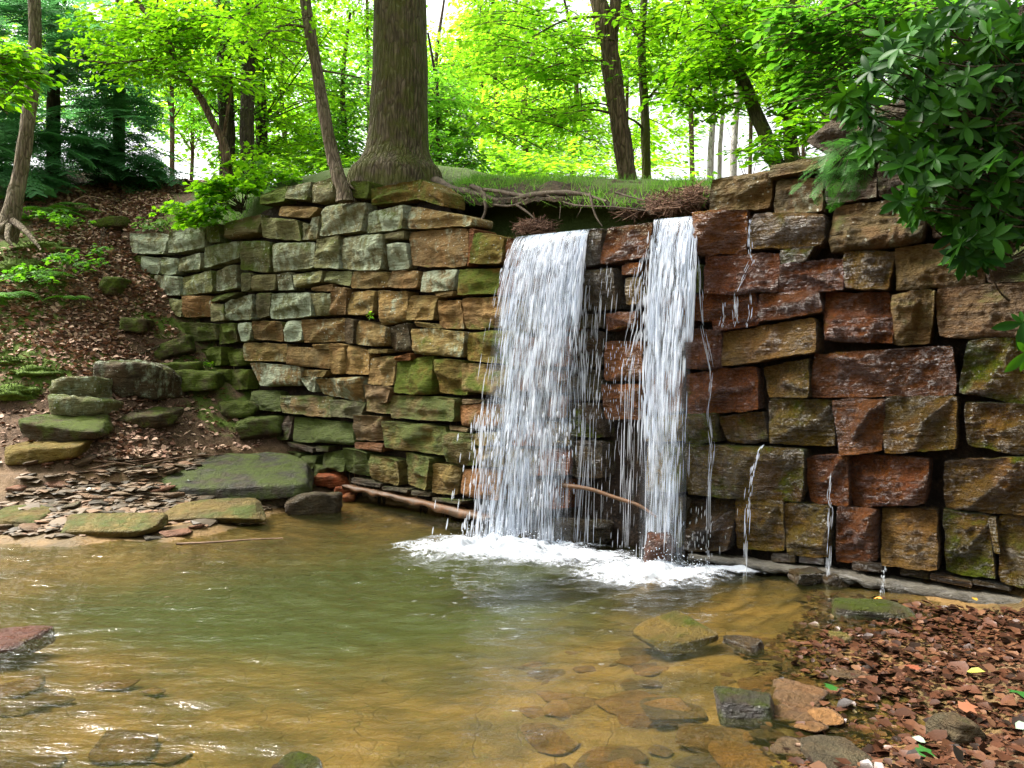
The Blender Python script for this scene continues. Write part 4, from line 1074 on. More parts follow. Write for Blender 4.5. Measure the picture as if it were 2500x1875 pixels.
def crown(e, mat, twmat, blobs, base, leaf=.085, nl=42, rad=.45, maple=False, limbs=0.0, trunk_pts=None, vmean=.5, droop=.25, more=1.7):
    lf, tw = MB(), MB(); ax = np.array(base[:2])
    for (k, px, py, D, rx, ry, rd) in blobs:
        C = ell(int(k * more), px, py, D, rx, ry, rd); sprays(lf, tw, C, ax, leaf, nl, rad, maple, vmean=vmean, droop=droop)
        if limbs and trunk_pts is not None:
            for c in C[rng.random(len(C)) < limbs]:
                d = np.linalg.norm(trunk_pts[:, :2] - c[:2], axis=1); tz = c[2] - .35 * np.min(d) - .2
                q = trunk_pts[np.argmin(np.abs(trunk_pts[:, 2] - tz))]
                mid = (q + c) / 2 + np.array([rng.normal(0, .1), rng.normal(0, .1), .12])
                tube(tw, np.array([q, mid, c]), [.022, .014, .006], 5, 8, .1, cap=False)
    lf.build('crown', mat, e); 
    if tw.n: tag(tw.build('twigs', twmat, e), kind='stuff')

# the big tree on the wall top
e = tree('oak_tree', 'massive straight grey brown trunk with a flared mossy base above the wall', P(965, 425, 11.0))
p = pimg([(968, 520, 11.0), (967, 432, 11.0), (968, 400, 11.0), (970, 370, 11.0), (972, 330, 11.0), (974, 270, 11.0), (976, 180, 11.0), (977, 60, 11.0), (977, -80, 11.0), (978, -400, 11.1), (975, -900, 11.3)])
r = np.array([236, 220, 180, 156, 147, 141, 136, 129, 125, 118, 100]) / 2 * 11 / 2000
m = MB(); n_, sg_ = 90, 48; q = catmull(np.column_stack([p, r]), n_); th = np.linspace(0, 2 * math.pi, sg_, endpoint=False)
hh = q[:, 2] - p[0, 2]; flare = np.exp(-np.maximum(hh, 0) / .42)
lob = 1 + (.16 * np.cos(5 * th + .6)[None] + .10 * np.cos(3 * th + 2.)[None]) * flare[:, None] + fbm(np.stack([np.cos(th)[None] * 3 + 0 * hh[:, None], np.sin(th)[None] * 3 + 0 * hh[:, None], hh[:, None] * .9 + 0 * th[None]], -1), 4) * .035
lob = lob + np.abs(vnoise(np.stack([np.cos(th)[None] * 7 + 0 * hh[:, None], np.sin(th)[None] * 7 + 0 * hh[:, None], hh[:, None] * 1.6 + 0 * th[None]], -1))) * -.035
v = np.stack([q[:, 0:1] + np.cos(th)[None] * q[:, 3:4] * lob, q[:, 1:2] + np.sin(th)[None] * q[:, 3:4] * lob, np.repeat(q[:, 2:3], sg_, 1)], -1)
m.add(v.reshape(-1, 3), grid_faces(n_, sg_, wrap=True)); m.build('trunk', BARK_OAK, e)
rt = [[(1060, 440, 10.6, 22), (1110, 462, 10.2, 18), (1150, 470, 9.9, 14), (1190, 480, 9.6, 12), (1230, 492, 9.3, 12), (1290, 478, 9.0, 14), (1360, 470, 8.9, 15), (1420, 474, 8.8, 10), (1480, 492, 8.6, 7)],
      [(1150, 455, 9.8, 14), (1180, 470, 9.4, 13), (1186, 500, 9.3, 11), (1184, 520, 9.25, 9), (1172, 545, 9.2, 7)],
      [(1180, 462, 9.5, 9), (1240, 472, 9.2, 10), (1290, 484, 9.0, 9), (1250, 502, 9.0, 7), (1205, 500, 9.1, 6)],
      [(1440, 470, 8.8, 5), (1446, 500, 8.7, 6), (1456, 530, 8.6, 5), (1470, 552, 8.4, 3)],
      [(1260, 500, 8.9, 7), (1290, 520, 8.9, 5), (1310, 540, 8.8, 3)],
      [(1370, 486, 8.8, 3), (1368, 512, 8.75, 2), (1366, 534, 8.7, 2)], [(1412, 490, 8.7, 3), (1418, 510, 8.65, 2), (1408, 530, 8.6, 1.5)],
      [(1320, 470, 8.9, 4), (1400, 500, 8.6, 4), (1500, 505, 8.4, 3), (1620, 520, 8.1, 3)], [(1500, 470, 8.7, 5), (1580, 490, 8.3, 4), (1660, 498, 8.0, 4)]]
for path in rt:
    m = MB(); pp = np.array([P(z_[0], z_[1], min(z_[2], float(Dw(z_[0])) + (.60 if z_[1] < 497 else .52))) for z_ in path]); tube(m, pp, [z_[3] / 2 * z_[2] / 2000 * .92 for z_ in path], 8, 40, .30, 6.0); m.build('root', ROOT, e)
crown(e, LEAF_LIME, BARK_OAK, [(46, 560, -700, 10.5, 620, 350, 3.0), (20, 520, -420, 11.5, 520, 150, 2.6), (12, 1500, -760, 10.5, 260, 200, 2.0)], P(975, 0, 11), .10, 46, .7, vmean=.4)

# slim tree on the wall top, left of the oak
e = tree('slim_tree', 'slim grey trunk leaning left and rooted in the wall top stones', P(838, 470, 10.45))
tp = [(842, 492, 10.42), (838, 462, 10.42), (826, 430, 10.45), (812, 380, 10.5), (795, 300, 10.5), (775, 180, 10.6), (757, 80, 10.6), (745, 0, 10.7), (725, -150, 10.8), (690, -400, 11)]
trunk(e, tp, [46, 36, 34, 31, 30, 28, 28, 27, 24, 16], BARK_PALE)
branches(e, [([(770, 170, 10.6), (820, 178, 11), (880, 190, 11.6)], 7, 3), ([(765, 70, 10.6), (690, 62, 10.4), (630, 100, 10.2)], 8, 4), ([(836, 440, 10.4), (852, 452, 10.4), (866, 462, 10.4)], 12, 4)], BARK_PALE)
crown(e, LEAF_LIME, BARK_PALE, [(26, 700, -90, 10.6, 260, 90, 1.2), (8, 640, 60, 10.4, 70, 50, .6)], P(790, 0, 10.5), .085, 40, .42, vmean=.5)

# pale trunk at the left edge
e = tree('leaning_tree', 'pale grey trunk bending left at the edge of the leafy bank', P(22, 540, 12.6))
tp = [(10, 585, 12.5), (25, 535, 12.5), (40, 470, 12.55), (55, 390, 12.6), (70, 280, 12.6), (82, 170, 12.7), (86, 60, 12.7), (80, -80, 12.8), (70, -400, 13)]
trunk(e, tp, [60, 46, 37, 35, 33, 31, 29, 27, 18], BARK_PALE)
for path in ([(20, 545, 12.4, 22), (-10, 570, 12.2, 16), (-30, 600, 12.0, 8)], [(30, 540, 12.4, 20), (60, 562, 12.2, 14), (85, 590, 12.0, 10), (100, 610, 11.9, 4)], [(22, 550, 12.3, 16), (18, 580, 12.0, 12), (30, 600, 11.9, 6)]):
    m = MB(); tube(m, np.array([P(*z_[:3]) for z_ in path]), [z_[3] / 2 * z_[2] / 2000 for z_ in path], 8, 16, .15, 5.); m.build('root', BARK_PALE, e)
crown(e, LEAF_MID, BARK_PALE, [(20, 60, -140, 12.5, 260, 110, 1.2)], P(60, 0, 12.6), .085, 40, .45)
# leafy branch reaching in at the left edge, from a beech outside the frame
e = tree('beech_sapling', 'low leafy branch of bright leaves crossing the pale left trunk', P(-160, 400, 10.6))
trunk(e, [(-170, 560, 10.7), (-160, 380, 10.6), (-150, 150, 10.6), (-145, -100, 10.6)], [20, 17, 13, 8], BARK_PALE)
branches(e, [([(-155, 220, 10.6), (-60, 170, 10.6), (40, 150, 10.6), (150, 140, 10.7), (210, 150, 10.7)], 8, 2), ([(-60, 170, 10.6), (10, 220, 10.5), (60, 180, 10.5)], 5, 2)], BARK_PALE)
crown(e, LEAF_LIME, BARK_PALE, [(9, 50, 135, 10.6, 120, 20, .3), (7, 40, 190, 10.5, 80, 40, .3), (4, 10, 230, 10.5, 40, 20, .3)], P(-160, 200, 10.6), .11, 26, .28)

# leaning forked sapling above the wall's left part
e = tree('forked_sapling', 'thin dark sapling leaning far left over the leafy bank', P(565, 440, 13.0))
tp = [(572, 452, 13.0), (556, 420, 13.0), (545, 350, 13.0), (520, 300, 13.0), (490, 240, 13.1), (455, 190, 13.1), (430, 150, 13.2), (410, 100, 13.2), (370, 45, 13.3), (330, 0, 13.4), (260, -90, 13.6)]
trunk(e, tp, [26, 24, 22, 18, 17, 16, 15, 14, 13, 12, 8], BARK_BROWN)
branches(e, [([(440, 170, 13.1), (400, 145, 13.0), (350, 146, 12.9), (280, 154, 12.8), (190, 146, 12.7)], 8, 3), ([(378, 55, 13.3), (383, 20, 13.2), (388, -40, 13.2)], 7, 4), ([(548, 330, 13.0), (556, 270, 12.9), (566, 215, 12.9), (572, 190, 12.9)], 11, 5), ([(410, 100, 13.2), (395, 50, 13.4), (385, 25, 13.4)], 4, 2)], BARK_BROWN)
crown(e, LEAF_LIME, BARK_BROWN, [(30, 330, 60, 13.2, 170, 90, 1.0), (16, 480, 60, 13.4, 110, 90, .8), (12, 380, 160, 13.0, 120, 40, .7), (9, 560, 190, 12.8, 70, 40, .5)], P(540, 0, 13), .09, 40, .42, vmean=.55)

# three dark trunks standing together
for i, (px0, pxt, w_, D, lab) in enumerate([(556, 548, 40, 17.5, 'dark almost black trunk, leftmost of the three standing together'), (605, 606, 36, 17.0, 'dark brown straight trunk in the middle of the three together'), (640, 632, 30, 18.6, 'dark thin trunk, rightmost of the three standing together')]):
    e = tree('maple_tree', lab, P(px0, 440, D), 'dark trunks behind the wall')
    tp = [(px0 + 4, 470, D), (px0, 400, D), (px0 - 2, 300, D), (pxt, 150, D), (pxt - 4, 0, D), (pxt - 8, -250, D)]
    trunk(e, tp, [w_ * 1.2, w_, w_ * .95, w_ * .9, w_ * .85, w_ * .6], BARK_DARK)
    tpts = pimg(tp)
    crown(e, (LEAF_MID, LEAF_LIME, LEAF_LIME)[i], BARK_DARK, [(26, (500, 640, 740)[i], 60, D, 150, 110, 1.8), (14, (560, 680, 780)[i], 250, D + .8, 110, 90, 1.5), (9, (600, 700, 800)[i], 370, D + 1, 90, 40, 1.2)], P(pxt, 0, D), .10, 44, .55, limbs=.3, trunk_pts=tpts, vmean=(.5, .5, .45)[i])

# trunks to the right of the falls
e = tree('cherry_tree', 'rough brown leaning trunk forked near the top of the picture', P(1528, 440, 11.2))
tp = [(1534, 462, 11.2), (1530, 420, 11.2), (1518, 340, 11.2), (1505, 260, 11.2), (1495, 180, 11.3), (1486, 110, 11.3), (1474, 50, 11.3), (1456, -10, 11.4), (1430, -90, 11.5), (1380, -250, 11.7)]
trunk(e, tp, [48, 45, 43, 44, 45, 47, 50, 36, 32, 24], BARK_BROWN, 16, 60, .16)
branches(e, [([(1490, 100, 11.25), (1500, 40, 11.2), (1503, -20, 11.2), (1510, -150, 11.1)], 34, 24), ([(1495, 150, 11.3), (1440, 148, 11.2), (1390, 158, 11.2), (1320, 162, 11.1), (1240, 158, 11.0)], 7, 2),
             ([(1500, 280, 11.2), (1450, 268, 11.1), (1380, 276, 11.1), (1290, 290, 11.0)], 7, 2), ([(1508, 268, 11.2), (1460, 252, 11.2), (1380, 262, 11.3), (1270, 274, 11.3)], 5, 2), ([(1472, 40, 11.3), (1380, 50, 11.0), (1300, 90, 10.8)], 7, 3)], BARK_BROWN)
crown(e, LEAF_YEL, BARK_BROWN, [(22, 1330, 60, 11.0, 200, 80, .9), (16, 1300, 170, 11.0, 170, 45, .7), (16, 1300, 285, 11.0, 170, 50, .7), (20, 1500, -140, 11.2, 330, 90, 1.2)], P(1500, 0, 11.2), .085, 40, .40, vmean=.5, droop=.15)
e = tree('maple_tree', 'straight slender mossy trunk right of the forked brown trunk', P(1577, 440, 11.6))
tp = [(1580, 462, 11.6), (1577, 400, 11.6), (1575, 300, 11.6), (1570, 200, 11.6), (1566, 110, 11.6), (1570, 40, 11.7), (1574, -40, 11.7), (1578, -250, 11.8)]
trunk(e, tp, [25, 23, 22, 21, 20, 18, 16, 12], BARK_MOSS)
branches(e, [([(1576, 250, 11.6), (1600, 220, 11.5), (1630, 185, 11.4), (1665, 160, 11.3)], 8, 3), ([(1566, 95, 11.6), (1540, 60, 11.7), (1520, 30, 11.8)], 8, 4), ([(1574, 320, 11.6), (1556, 300, 11.5), (1530, 285, 11.5)], 7, 4), ([(1567, 80, 11.6), (1600, 40, 11.5), (1650, 20, 11.4)], 6, 3)], BARK_MOSS)
crown(e, LEAF_LIME, BARK_MOSS, [(20, 1620, 50, 11.5, 120, 90, .9), (14, 1640, 190, 11.4, 90, 60, .6), (4, 1600, 320, 12.2, 60, 50, .6)], P(1570, 0, 11.6), .085, 40, .40)
e = tree('leaning_tree', 'curved mossy trunk leaning left behind the top right wall stones', P(1890, 395, 9.3))
tp = [(1902, 420, 9.2), (1888, 380, 9.2), (1868, 330, 9.2), (1845, 275, 9.3), (1820, 215, 9.3), (1796, 160, 9.4), (1775, 100, 9.4), (1765, 40, 9.5), (1758, -30, 9.5), (1740, -200, 9.6)]
trunk(e, tp, [40, 36, 34, 33, 32, 30, 27, 24, 21, 15], BARK_MOSS)
branches(e, [([(1785, 130, 9.4), (1740, 170, 9.3), (1690, 230, 9.2), (1640, 260, 9.2)], 8, 2), ([(1770, 90, 9.4), (1720, 60, 9.3), (1660, 100, 9.2)], 7, 2), ([(1800, 165, 9.4), (1850, 120, 9.3), (1900, 60, 9.2)], 8, 3)], BARK_MOSS)
crown(e, LEAF_LIME, BARK_MOSS, [(20, 1760, 40, 9.3, 150, 90, .7), (12, 1740, 150, 9.2, 110, 50, .5), (8, 1700, 240, 9.2, 90, 40, .4), (16, 1880, 50, 9.0, 120, 80, .6)], P(1790, 0, 9.4), .085, 34, .34)
e = tree('vine_tree', 'upright trunk wrapped in leafy vine behind the right wall top', P(1930, 390, 9.0))
tp = [(1936, 420, 9.0), (1930, 370, 9.0), (1928, 280, 9.0), (1926, 180, 9.05), (1930, 100, 9.1), (1934, 0, 9.1), (1936, -200, 9.2)]
trunk(e, tp, [38, 32, 30, 29, 27, 25, 18], BARK_MOSS)
crown(e, LEAF_LIME, BARK_MOSS, [(14, 1935, 250, 8.8, 34, 130, .2), (14, 1980, 130, 8.8, 110, 70, .4), (8, 1985, 300, 8.4, 60, 50, .3), (8, 1870, 360, 8.6, 70, 40, .3)], P(1930, 0, 9.0), .085, 26, .24)
e = tree('pale_tree', 'pale tan trunk standing behind the highest wall stone', P(2030, 290, 9.8))
tp = [(2034, 330, 9.8), (2030, 270, 9.8), (2034, 180, 9.8), (2030, 100, 9.85), (2022, 30, 9.9), (2015, -60, 9.9), (2010, -200, 10)]
trunk(e, tp, [48, 44, 40, 38, 35, 32, 24], BARK_PALE)
branches(e, [([(2032, 190, 9.8), (2060, 120, 9.6), (2080, 60, 9.5)], 12, 5)], BARK_PALE)
crown(e, LEAF_LIME, BARK_PALE, [(16, 2000, 60, 9.3, 150, 70, .6), (12, 2120, 90, 9.0, 110, 90, .6), (10, 2200, 20, 9.0, 160, 50, .6)], P(2030, 0, 9.8), .09, 30, .34)
e = tree('grey_tree', 'smooth grey trunk showing at the top right corner', P(2455, 60, 9.0))
trunk(e, [(2462, 160, 9.0), (2455, 40, 9.0), (2440, -60, 9.0), (2430, -200, 9.0)], [36, 32, 30, 26], m_bark('beech_bark', (.16, .16, .15), (.30, .30, .28), .05, .1))
crown(e, LEAF_MID, BARK_PALE, [(10, 2440, -30, 9.2, 160, 50, .6)], P(2450, 0, 9), .09, 30, .34)
# near beech branch over the wall's right top
e = tree('beech_tree', 'near leafy boughs hanging over the right wall top', P(2750, 60, 7.4))
trunk(e, [(2760, 240, 7.4), (2750, 60, 7.4), (2735, -120, 7.4), (2720, -400, 7.5)], [70, 62, 56, 44], BARK_PALE)
branches(e, [([(2738, -90, 7.4), (2560, -110, 7.2), (2380, -60, 7.0), (2220, 20, 6.9), (2090, 110, 6.9), (2010, 190, 6.9)], 20, 3), ([(2380, -60, 7.0), (2230, -40, 6.8), (2080, 10, 6.7), (1960, 70, 6.7), (1890, 130, 6.8)], 10, 2)], BARK_PALE)
crown(e, LEAF_MID, BARK_PALE, [(18, 2040, 70, 6.9, 150, 90, .3), (12, 2150, 120, 6.9, 110, 110, .3), (10, 2000, 200, 6.9, 70, 60, .25), (12, 2260, 20, 6.9, 140, 50, .3), (7, 1930, 60, 6.8, 70, 60, .2)], P(2750, 0, 7.4), .085, 22, .22, vmean=.55)

# far trees: each with its own trunk and crown
far = [(1075, 300, 24, LEAF_YEL, 'far sunlit yellow green tree just right of the oak'), (1180, 230, 30, LEAF_YEL, 'far bright yellow green tree left of the forked trunk'),
       (1060, 380, 16, LEAF_MID, 'low blue green tree behind the oak base'), (1395, 300, 27, LEAF_YEL, 'far bright tree with a dark forked stem under the forked trunk'), (1290, 380, 20, LEAF_YEL, 'low bright yellow green tree behind the grass edge'),
       (1690, 120, 30, LEAF_YEL, 'far pale sunlit tree in the gap right of the slender trunk'), (1830, 190, 34, LEAF_LIME, 'far tree seen in the white gap above the right wall top'), (850, 330, 20, LEAF_MID, 'blue green tree close behind the oak on its left'),
       (700, 300, 26, LEAF_LIME, 'far lime green tree between the dark trunks and the slim trunk'), (470, 250, 30, LEAF_YEL, 'far yellow tree seen past the leaning sapling'), (420, 130, 24, LEAF_LIME, 'lime green tree behind the leaning sapling'),
       (1960, 150, 26, LEAF_LIME, 'far green tree behind the vine trunk'), (2120, 120, 24, LEAF_LIME, 'far green tree behind the pale tan trunk'), (1530, 120, 32, LEAF_YEL, 'far yellow green tree behind the forked trunk'), (900, 80, 34, LEAF_YEL, 'far yellow tree behind the upper oak trunk'),
       (1250, 60, 36, LEAF_YEL, 'tallest far tree between oak and forked trunk'), (2300, 60, 22, LEAF_LIME, 'far green tree above the dark evergreen shrub'), (600, 40, 32, LEAF_YEL, 'far yellow tree above the three dark trunks'), (1215, 90, 26, LEAF_YEL, 'far bright airy tree beside the bare sky gap')]
for (px, py, D, mt, lab) in far:
    zb = float(hb(np.array((px - 1250) / 2000 * D), np.array(float(D)))); yb = 937.5 - (zb - EYE) * 2000 / D
    e = tree('woodland_tree', lab, ((px - 1250) / 2000 * D, D, zb), 'far trees in the wood')
    tp = [(px + rng.uniform(-10, 10), yb + 5, D), (px, (yb + py) / 2, D), (px + rng.uniform(-15, 15), py - 120, D), (px + rng.uniform(-25, 25), py - 300, D)]
    w_ = rng.uniform(.10, .20) * 2000 / D; trunk(e, tp, [w_ * 1.2, w_, w_ * .8, w_ * .4], BARK_DARK if mt is LEAF_MID else BARK_BROWN, 8, 16)
    k = 30; big = D / 22.0
    crown(e, mt, BARK_BROWN, [(int(k * .75), px, py - 30, D, 130, 95, 1.6), (int(k * .45), px + rng.uniform(-60, 60), py + 45, D - .5, 120, 55, 1.5), (int(k * .4), px, py - 150, D, 110, 60, 1.5)], P(px, py, D), .10 * max(1, big * .95), 44, .55 * big, limbs=.1, trunk_pts=pimg(tp), vmean=float(rng.uniform(.30, .75)), more=2.6)
for (px, w_, D, lab) in ((1735, 16, 30, 'white stemmed far tree left of the other pale stems'), (1757, 11, 32, 'thin white far stem between two pale stems'), (1790, 18, 27, 'pale grey far stem nearest the top right wall stone')):
    zb = float(hb(np.array((px - 1250) / 2000 * D), np.array(float(D)))); yb = 937.5 - (zb - EYE) * 2000 / D
    e = tree('birch_tree', lab, P(px, yb, D), 'pale stems in the far gap'); tp = [(px - 4, yb + 5, D), (px, 400, D), (px + 4, 320, D), (px + 12, 180, D), (px + 14, -60, D)]
    trunk(e, tp, [w_, w_, w_ * .9, w_ * .7, w_ * .4], m_bark('birch_bark_%s' % ('a' if w_ > 12 else 'b'), (.30, .27, .25), (.55, .52, .50), .05, .15), 8, 20, .06)
    crown(e, LEAF_LIME, BARK_PALE, [(10, px + 10, 120, D, 70, 90, 1.2)], P(px, 0, D), .12, 36, .7)
# low far undergrowth reading as one mass
lf = MB(); sprays(lf, None, np.vstack([ell(110, 1350, 395, 18, 420, 45, 4), ell(60, 700, 410, 18, 220, 50, 3), ell(70, 1300, 330, 30, 520, 70, 6)]), np.array([0, 60.]), .11, 40, .6)
far_w = MB(); sprays(far_w, None, np.vstack([ell(250, 1330, 250, 46, 420, 200, 9), ell(90, 1780, 130, 46, 260, 110, 9), ell(330, 780, 230, 46, 520, 220, 9), ell(130, 2050, 240, 44, 260, 220, 6), ell(200, 120, 150, 40, 380, 190, 6)]), np.array([0, 200.]), .24, 60, 1.5, vmean=.6)
tag(far_w.build('far_woodland', LEAF_YEL), 'sunlit far wood closing the view behind the trees', 'woodland', kind='stuff')
tag(lf.build('undergrowth', LEAF_YEL), 'sunlit undergrowth beyond the grassy edge', 'undergrowth', kind='stuff')

# the same wood goes on behind the viewer and on both sides of the creek
wd = MB(); Q = []
for (k, cx, cy, cz, rx, ry, rz) in ((150, 0, -17, 6.5, 20, 5, 7), (90, 14, -5, 5.5, 5, 9, 6), (90, -17, -4, 6.5, 5, 9, 6.5), (60, 12, 6, 9, 4, 5, 4)):
    q = norm(rng.normal(0, 1, (k * 2, 3))) * rng.random((k * 2, 1)) ** .4 * [rx, ry, rz] + [cx, cy, cz]; Q.append(q[q[:, 2] > .3])
sprays(wd, None, np.vstack(Q), np.array([0., -60.]), .34, 40, 1.5, vmean=.4)
tag(wd.build('surrounding_woodland', LEAF_MID), 'leafy wood along the creek behind the viewer', 'woodland', kind='stuff')
# hemlocks on the left bank
def frond(L, near=False):
    """flat drooping evergreen spray as (verts, quads) along +y"""
    V, F = [], []
    def strip(a, b, w):
        d = b - a; s_ = norm(np.cross(d, [0, 0, 1.0])) * w; i = len(V); V.extend([a - s_ * .4, a + s_ * .4, a + d * .6 + s_, b, a + d * .6 - s_]); F.append([i, i + 1, i + 2, i + 4]); F.append([i + 4, i + 2, i + 3, i + 3])
    k = 9 if near else 7
    for i in range(k):
        t = .12 + .85 * i / k
        for sg in (-1, 1):
            l = L * .46 * (1 - .75 * t) * rng.uniform(.8, 1.15); a = np.array([0, L * t, -.14 * L * t * t]); b = a + np.array([sg * l * .86, l * .55, -.10 * l - .05 * L * t])
            m_ = 12 if near else 5
            for j in range(m_):
                q = a + (b - a) * ((j + .4) / m_); ll = (.026 if near else .085) * (L / (.45 if near else .9)) * (1 - .4 * j / m_)
                dirn = norm(b - a); pr = np.array([-dirn[1], dirn[0], 0]) * sg
                for s2 in (-1, 1): strip(q, q + norm(dirn * .75 + pr * s2 * .8) * ll, ll * (.16 if near else .26))
            strip(a + (b - a) * .8, b, .012 * L)
    V = np.array(V); F4 = np.array([f for f in F if f[2] != f[3]]); F3 = np.array([f[:3] for f in F if f[2] == f[3]])
    return V, F4, F3
FR = [frond(1.0) for _ in range(4)]; FRN = [frond(1.0, True) for _ in range(3)]
def hemlock(lab, px, pyb, D, blobs, w_):
    e = tree('hemlock_tree', lab, P(px, pyb, D), 'hemlocks on the left bank')
    trunk(e, [(px, pyb + 20, D), (px, 300, D), (px + 4, 100, D), (px, -100, D), (px, -500, D)], [w_, w_ * .9, w_ * .8, w_ * .6, w_ * .3], BARK_DARK)
    lf = MB(); ax = np.array([(px - 1250) / 2000 * D, D])
    for (k, bx, by, bd, rx, ry, rd) in blobs:
        k = int(k * 1.9); C = ell(k, bx, by, bd, rx, ry, rd); h = np.concatenate([C[:, :2] - ax, np.zeros((k, 1))], 1); h = norm(h + rng.normal(0, .5, h.shape) * [1, 1, 0]); h[:, 2] = rng.normal(-.28, .15, k)
        for i in range(4):
            s_ = np.arange(k) % 4 == i; up = np.array([0, 0, 1.0]) + rng.normal(0, .2, (s_.sum(), 3))
            stamp(lf, FR[i][0], FR[i][1], C[s_] - h[s_] * .3, h[s_], up, rng.uniform(.65, 1.1, s_.sum()), np.clip(rng.normal(.45, .25, s_.sum()), 0, 1), FR[i][2])
    lf.build('crown', LEAF_HEM, e, smooth_=False)
hemlock('dark hemlock with drooping blue green sprays at the far left', 130, 470, 17, [(90, 60, 150, 16.5, 190, 200, 1.6), (70, 120, 360, 16.5, 170, 90, 1.6), (40, 30, 20, 15, 130, 90, 1.)], 34)
hemlock('dark hemlock behind the leafy path, right of the first', 290, 450, 18, [(80, 280, 260, 17.5, 130, 150, 1.6), (60, 300, 390, 17, 150, 60, 1.4), (40, 230, 90, 17.5, 110, 110, 1.3)], 30)
hemlock('hemlock at the left edge behind the pale trunk', -120, 480, 15, [(60, -60, 280, 14.5, 140, 160, 1.), (30, 20, 430, 15, 110, 40, 1.)], 34)

# evergreen bough hanging in front of the right wall top
e = empty('hemlock_bough', P(2150, 300, 5.6), 'feathery hemlock bough hanging across the top right wall stones', 'branch')
m = MB(); ends = [(1925, 470), (1950, 430), (1968, 478), (2010, 480), (2030, 505), (2075, 450), (1985, 440), (1990, 500), (2020, 455), (2050, 490), (1975, 395), (2085, 470), (2060, 420), (1945, 455), (2110, 440), (2000, 360), (2040, 380)]
lf = MB()
for i, (ex, ey) in enumerate(ends):
    a = P(2135 + rng.uniform(-30, 30), 315 + rng.uniform(-15, 25), 5.55); b = P(ex, ey, 5.35 + rng.uniform(-.15, .15)); tube(m, np.array([a, (a + b) / 2 + [0, 0, .03], b]), [.005, .003, .0015], 5, 8)
    for t in (.1, .25, .4, .55, .7, .84):
        q = a + (b - a) * t; d = norm(b - a); V_, F4_, F3_ = FRN[i % 3]; L = rng.uniform(.12, .20) * (1 if t < .8 else .75)
        stamp(lf, V_, F4_, q[None], (d + rng.normal(0, .45, 3) * (t < .8))[None], np.array([[rng.normal(0, .5), -.25 + rng.normal(0, .4), 1.0]]), L, rng.uniform(.4, 1), F3_)
m.build('twig', BARK_DARK, e); tag(lf.build('needles', m_leaf('young_hemlock', (0.02, 0.085, 0.012), (0.06, 0.19, 0.025), (0.03, 0.15, 0.012), (0.09, 0.30, 0.03), .35), e, smooth_=False), kind='stuff')

# ------------------------------------------------------------------ rhododendron
rho = empty('rhododendron_bush', P(2420, 500, 5.2), 'dark glossy evergreen shrub overhanging the right end of the wall', 'shrub')
def rho_leaf_mesh(seed):
    r_ = np.random.default_rng(seed); n = 7; t = np.linspace(0, 1, n); w_ = .17 * np.sin(math.pi * np.clip(t * .96 + .02, 0, 1)) ** .75 * (1 + .25 * (t - .5)); w_[0] = .018; w_[-1] = .006
    curl = r_.uniform(.10, .30); z = -curl * t ** 2 + .05 * t; V = []
    for i in range(n): V += [[-w_[i], t[i], z[i] + .28 * w_[i]], [0, t[i], z[i]], [w_[i], t[i], z[i] + .28 * w_[i]]]
    return np.array(V), grid_faces(n, 3)
RL = [rho_leaf_mesh(k) for k in range(4)]
poly = np.array([(2050, 250), (2110, 120), (2230, 20), (2400, 0), (2470, 30), (2560, 50), (2560, 560), (2450, 590), (2385, 680), (2320, 640), (2330, 560), (2240, 545), (2180, 480), (2190, 400), (2110, 380)], float)
def inside(p, poly):
    c = False; j = len(poly) - 1
    for i in range(len(poly)):
        if (poly[i, 1] > p[1]) != (poly[j, 1] > p[1]) and p[0] < (poly[j, 0] - poly[i, 0]) * (p[1] - poly[i, 1]) / (poly[j, 1] - poly[i, 1]) + poly[i, 0]: c = not c
        j = i
    return c
wh = [(2238, 482, 4.5), (2318, 452, 4.6), (2250, 200, 4.6), (2200, 330, 4.6), (2370, 215, 4.5), (2360, 310, 4.5), (2210, 300, 4.5), (2130, 290, 4.6), (2420, 400, 4.4), (2380, 530, 4.6), (2370, 640, 4.7), (2330, 560, 4.7), (2440, 560, 4.6), (2290, 390, 4.5), (2495, 790, 4.2), (2505, 860, 4.2), (2290, 80, 4.7), (2180, 160, 4.8)]
while len(wh) < 390:
    q = np.array([rng.uniform(2040, 2560), rng.uniform(0, 700)])
    if inside(q, poly): wh.append((q[0], q[1], rng.uniform(4.45, 5.15)))
LEAF_OBJ = 0; fol = MB(); stem = MB(); hub = P(2760, 420, 5.3)
rmesh = []
for V, F in RL:
    for vv in (.15, .4, .65, .9):
        m = MB(); m.add(V, F, None, vv); rmesh.append(m.mesh('leaf', LEAF_RHO))
order = np.argsort([w_[2] for w_ in wh]); from mathutils import Matrix
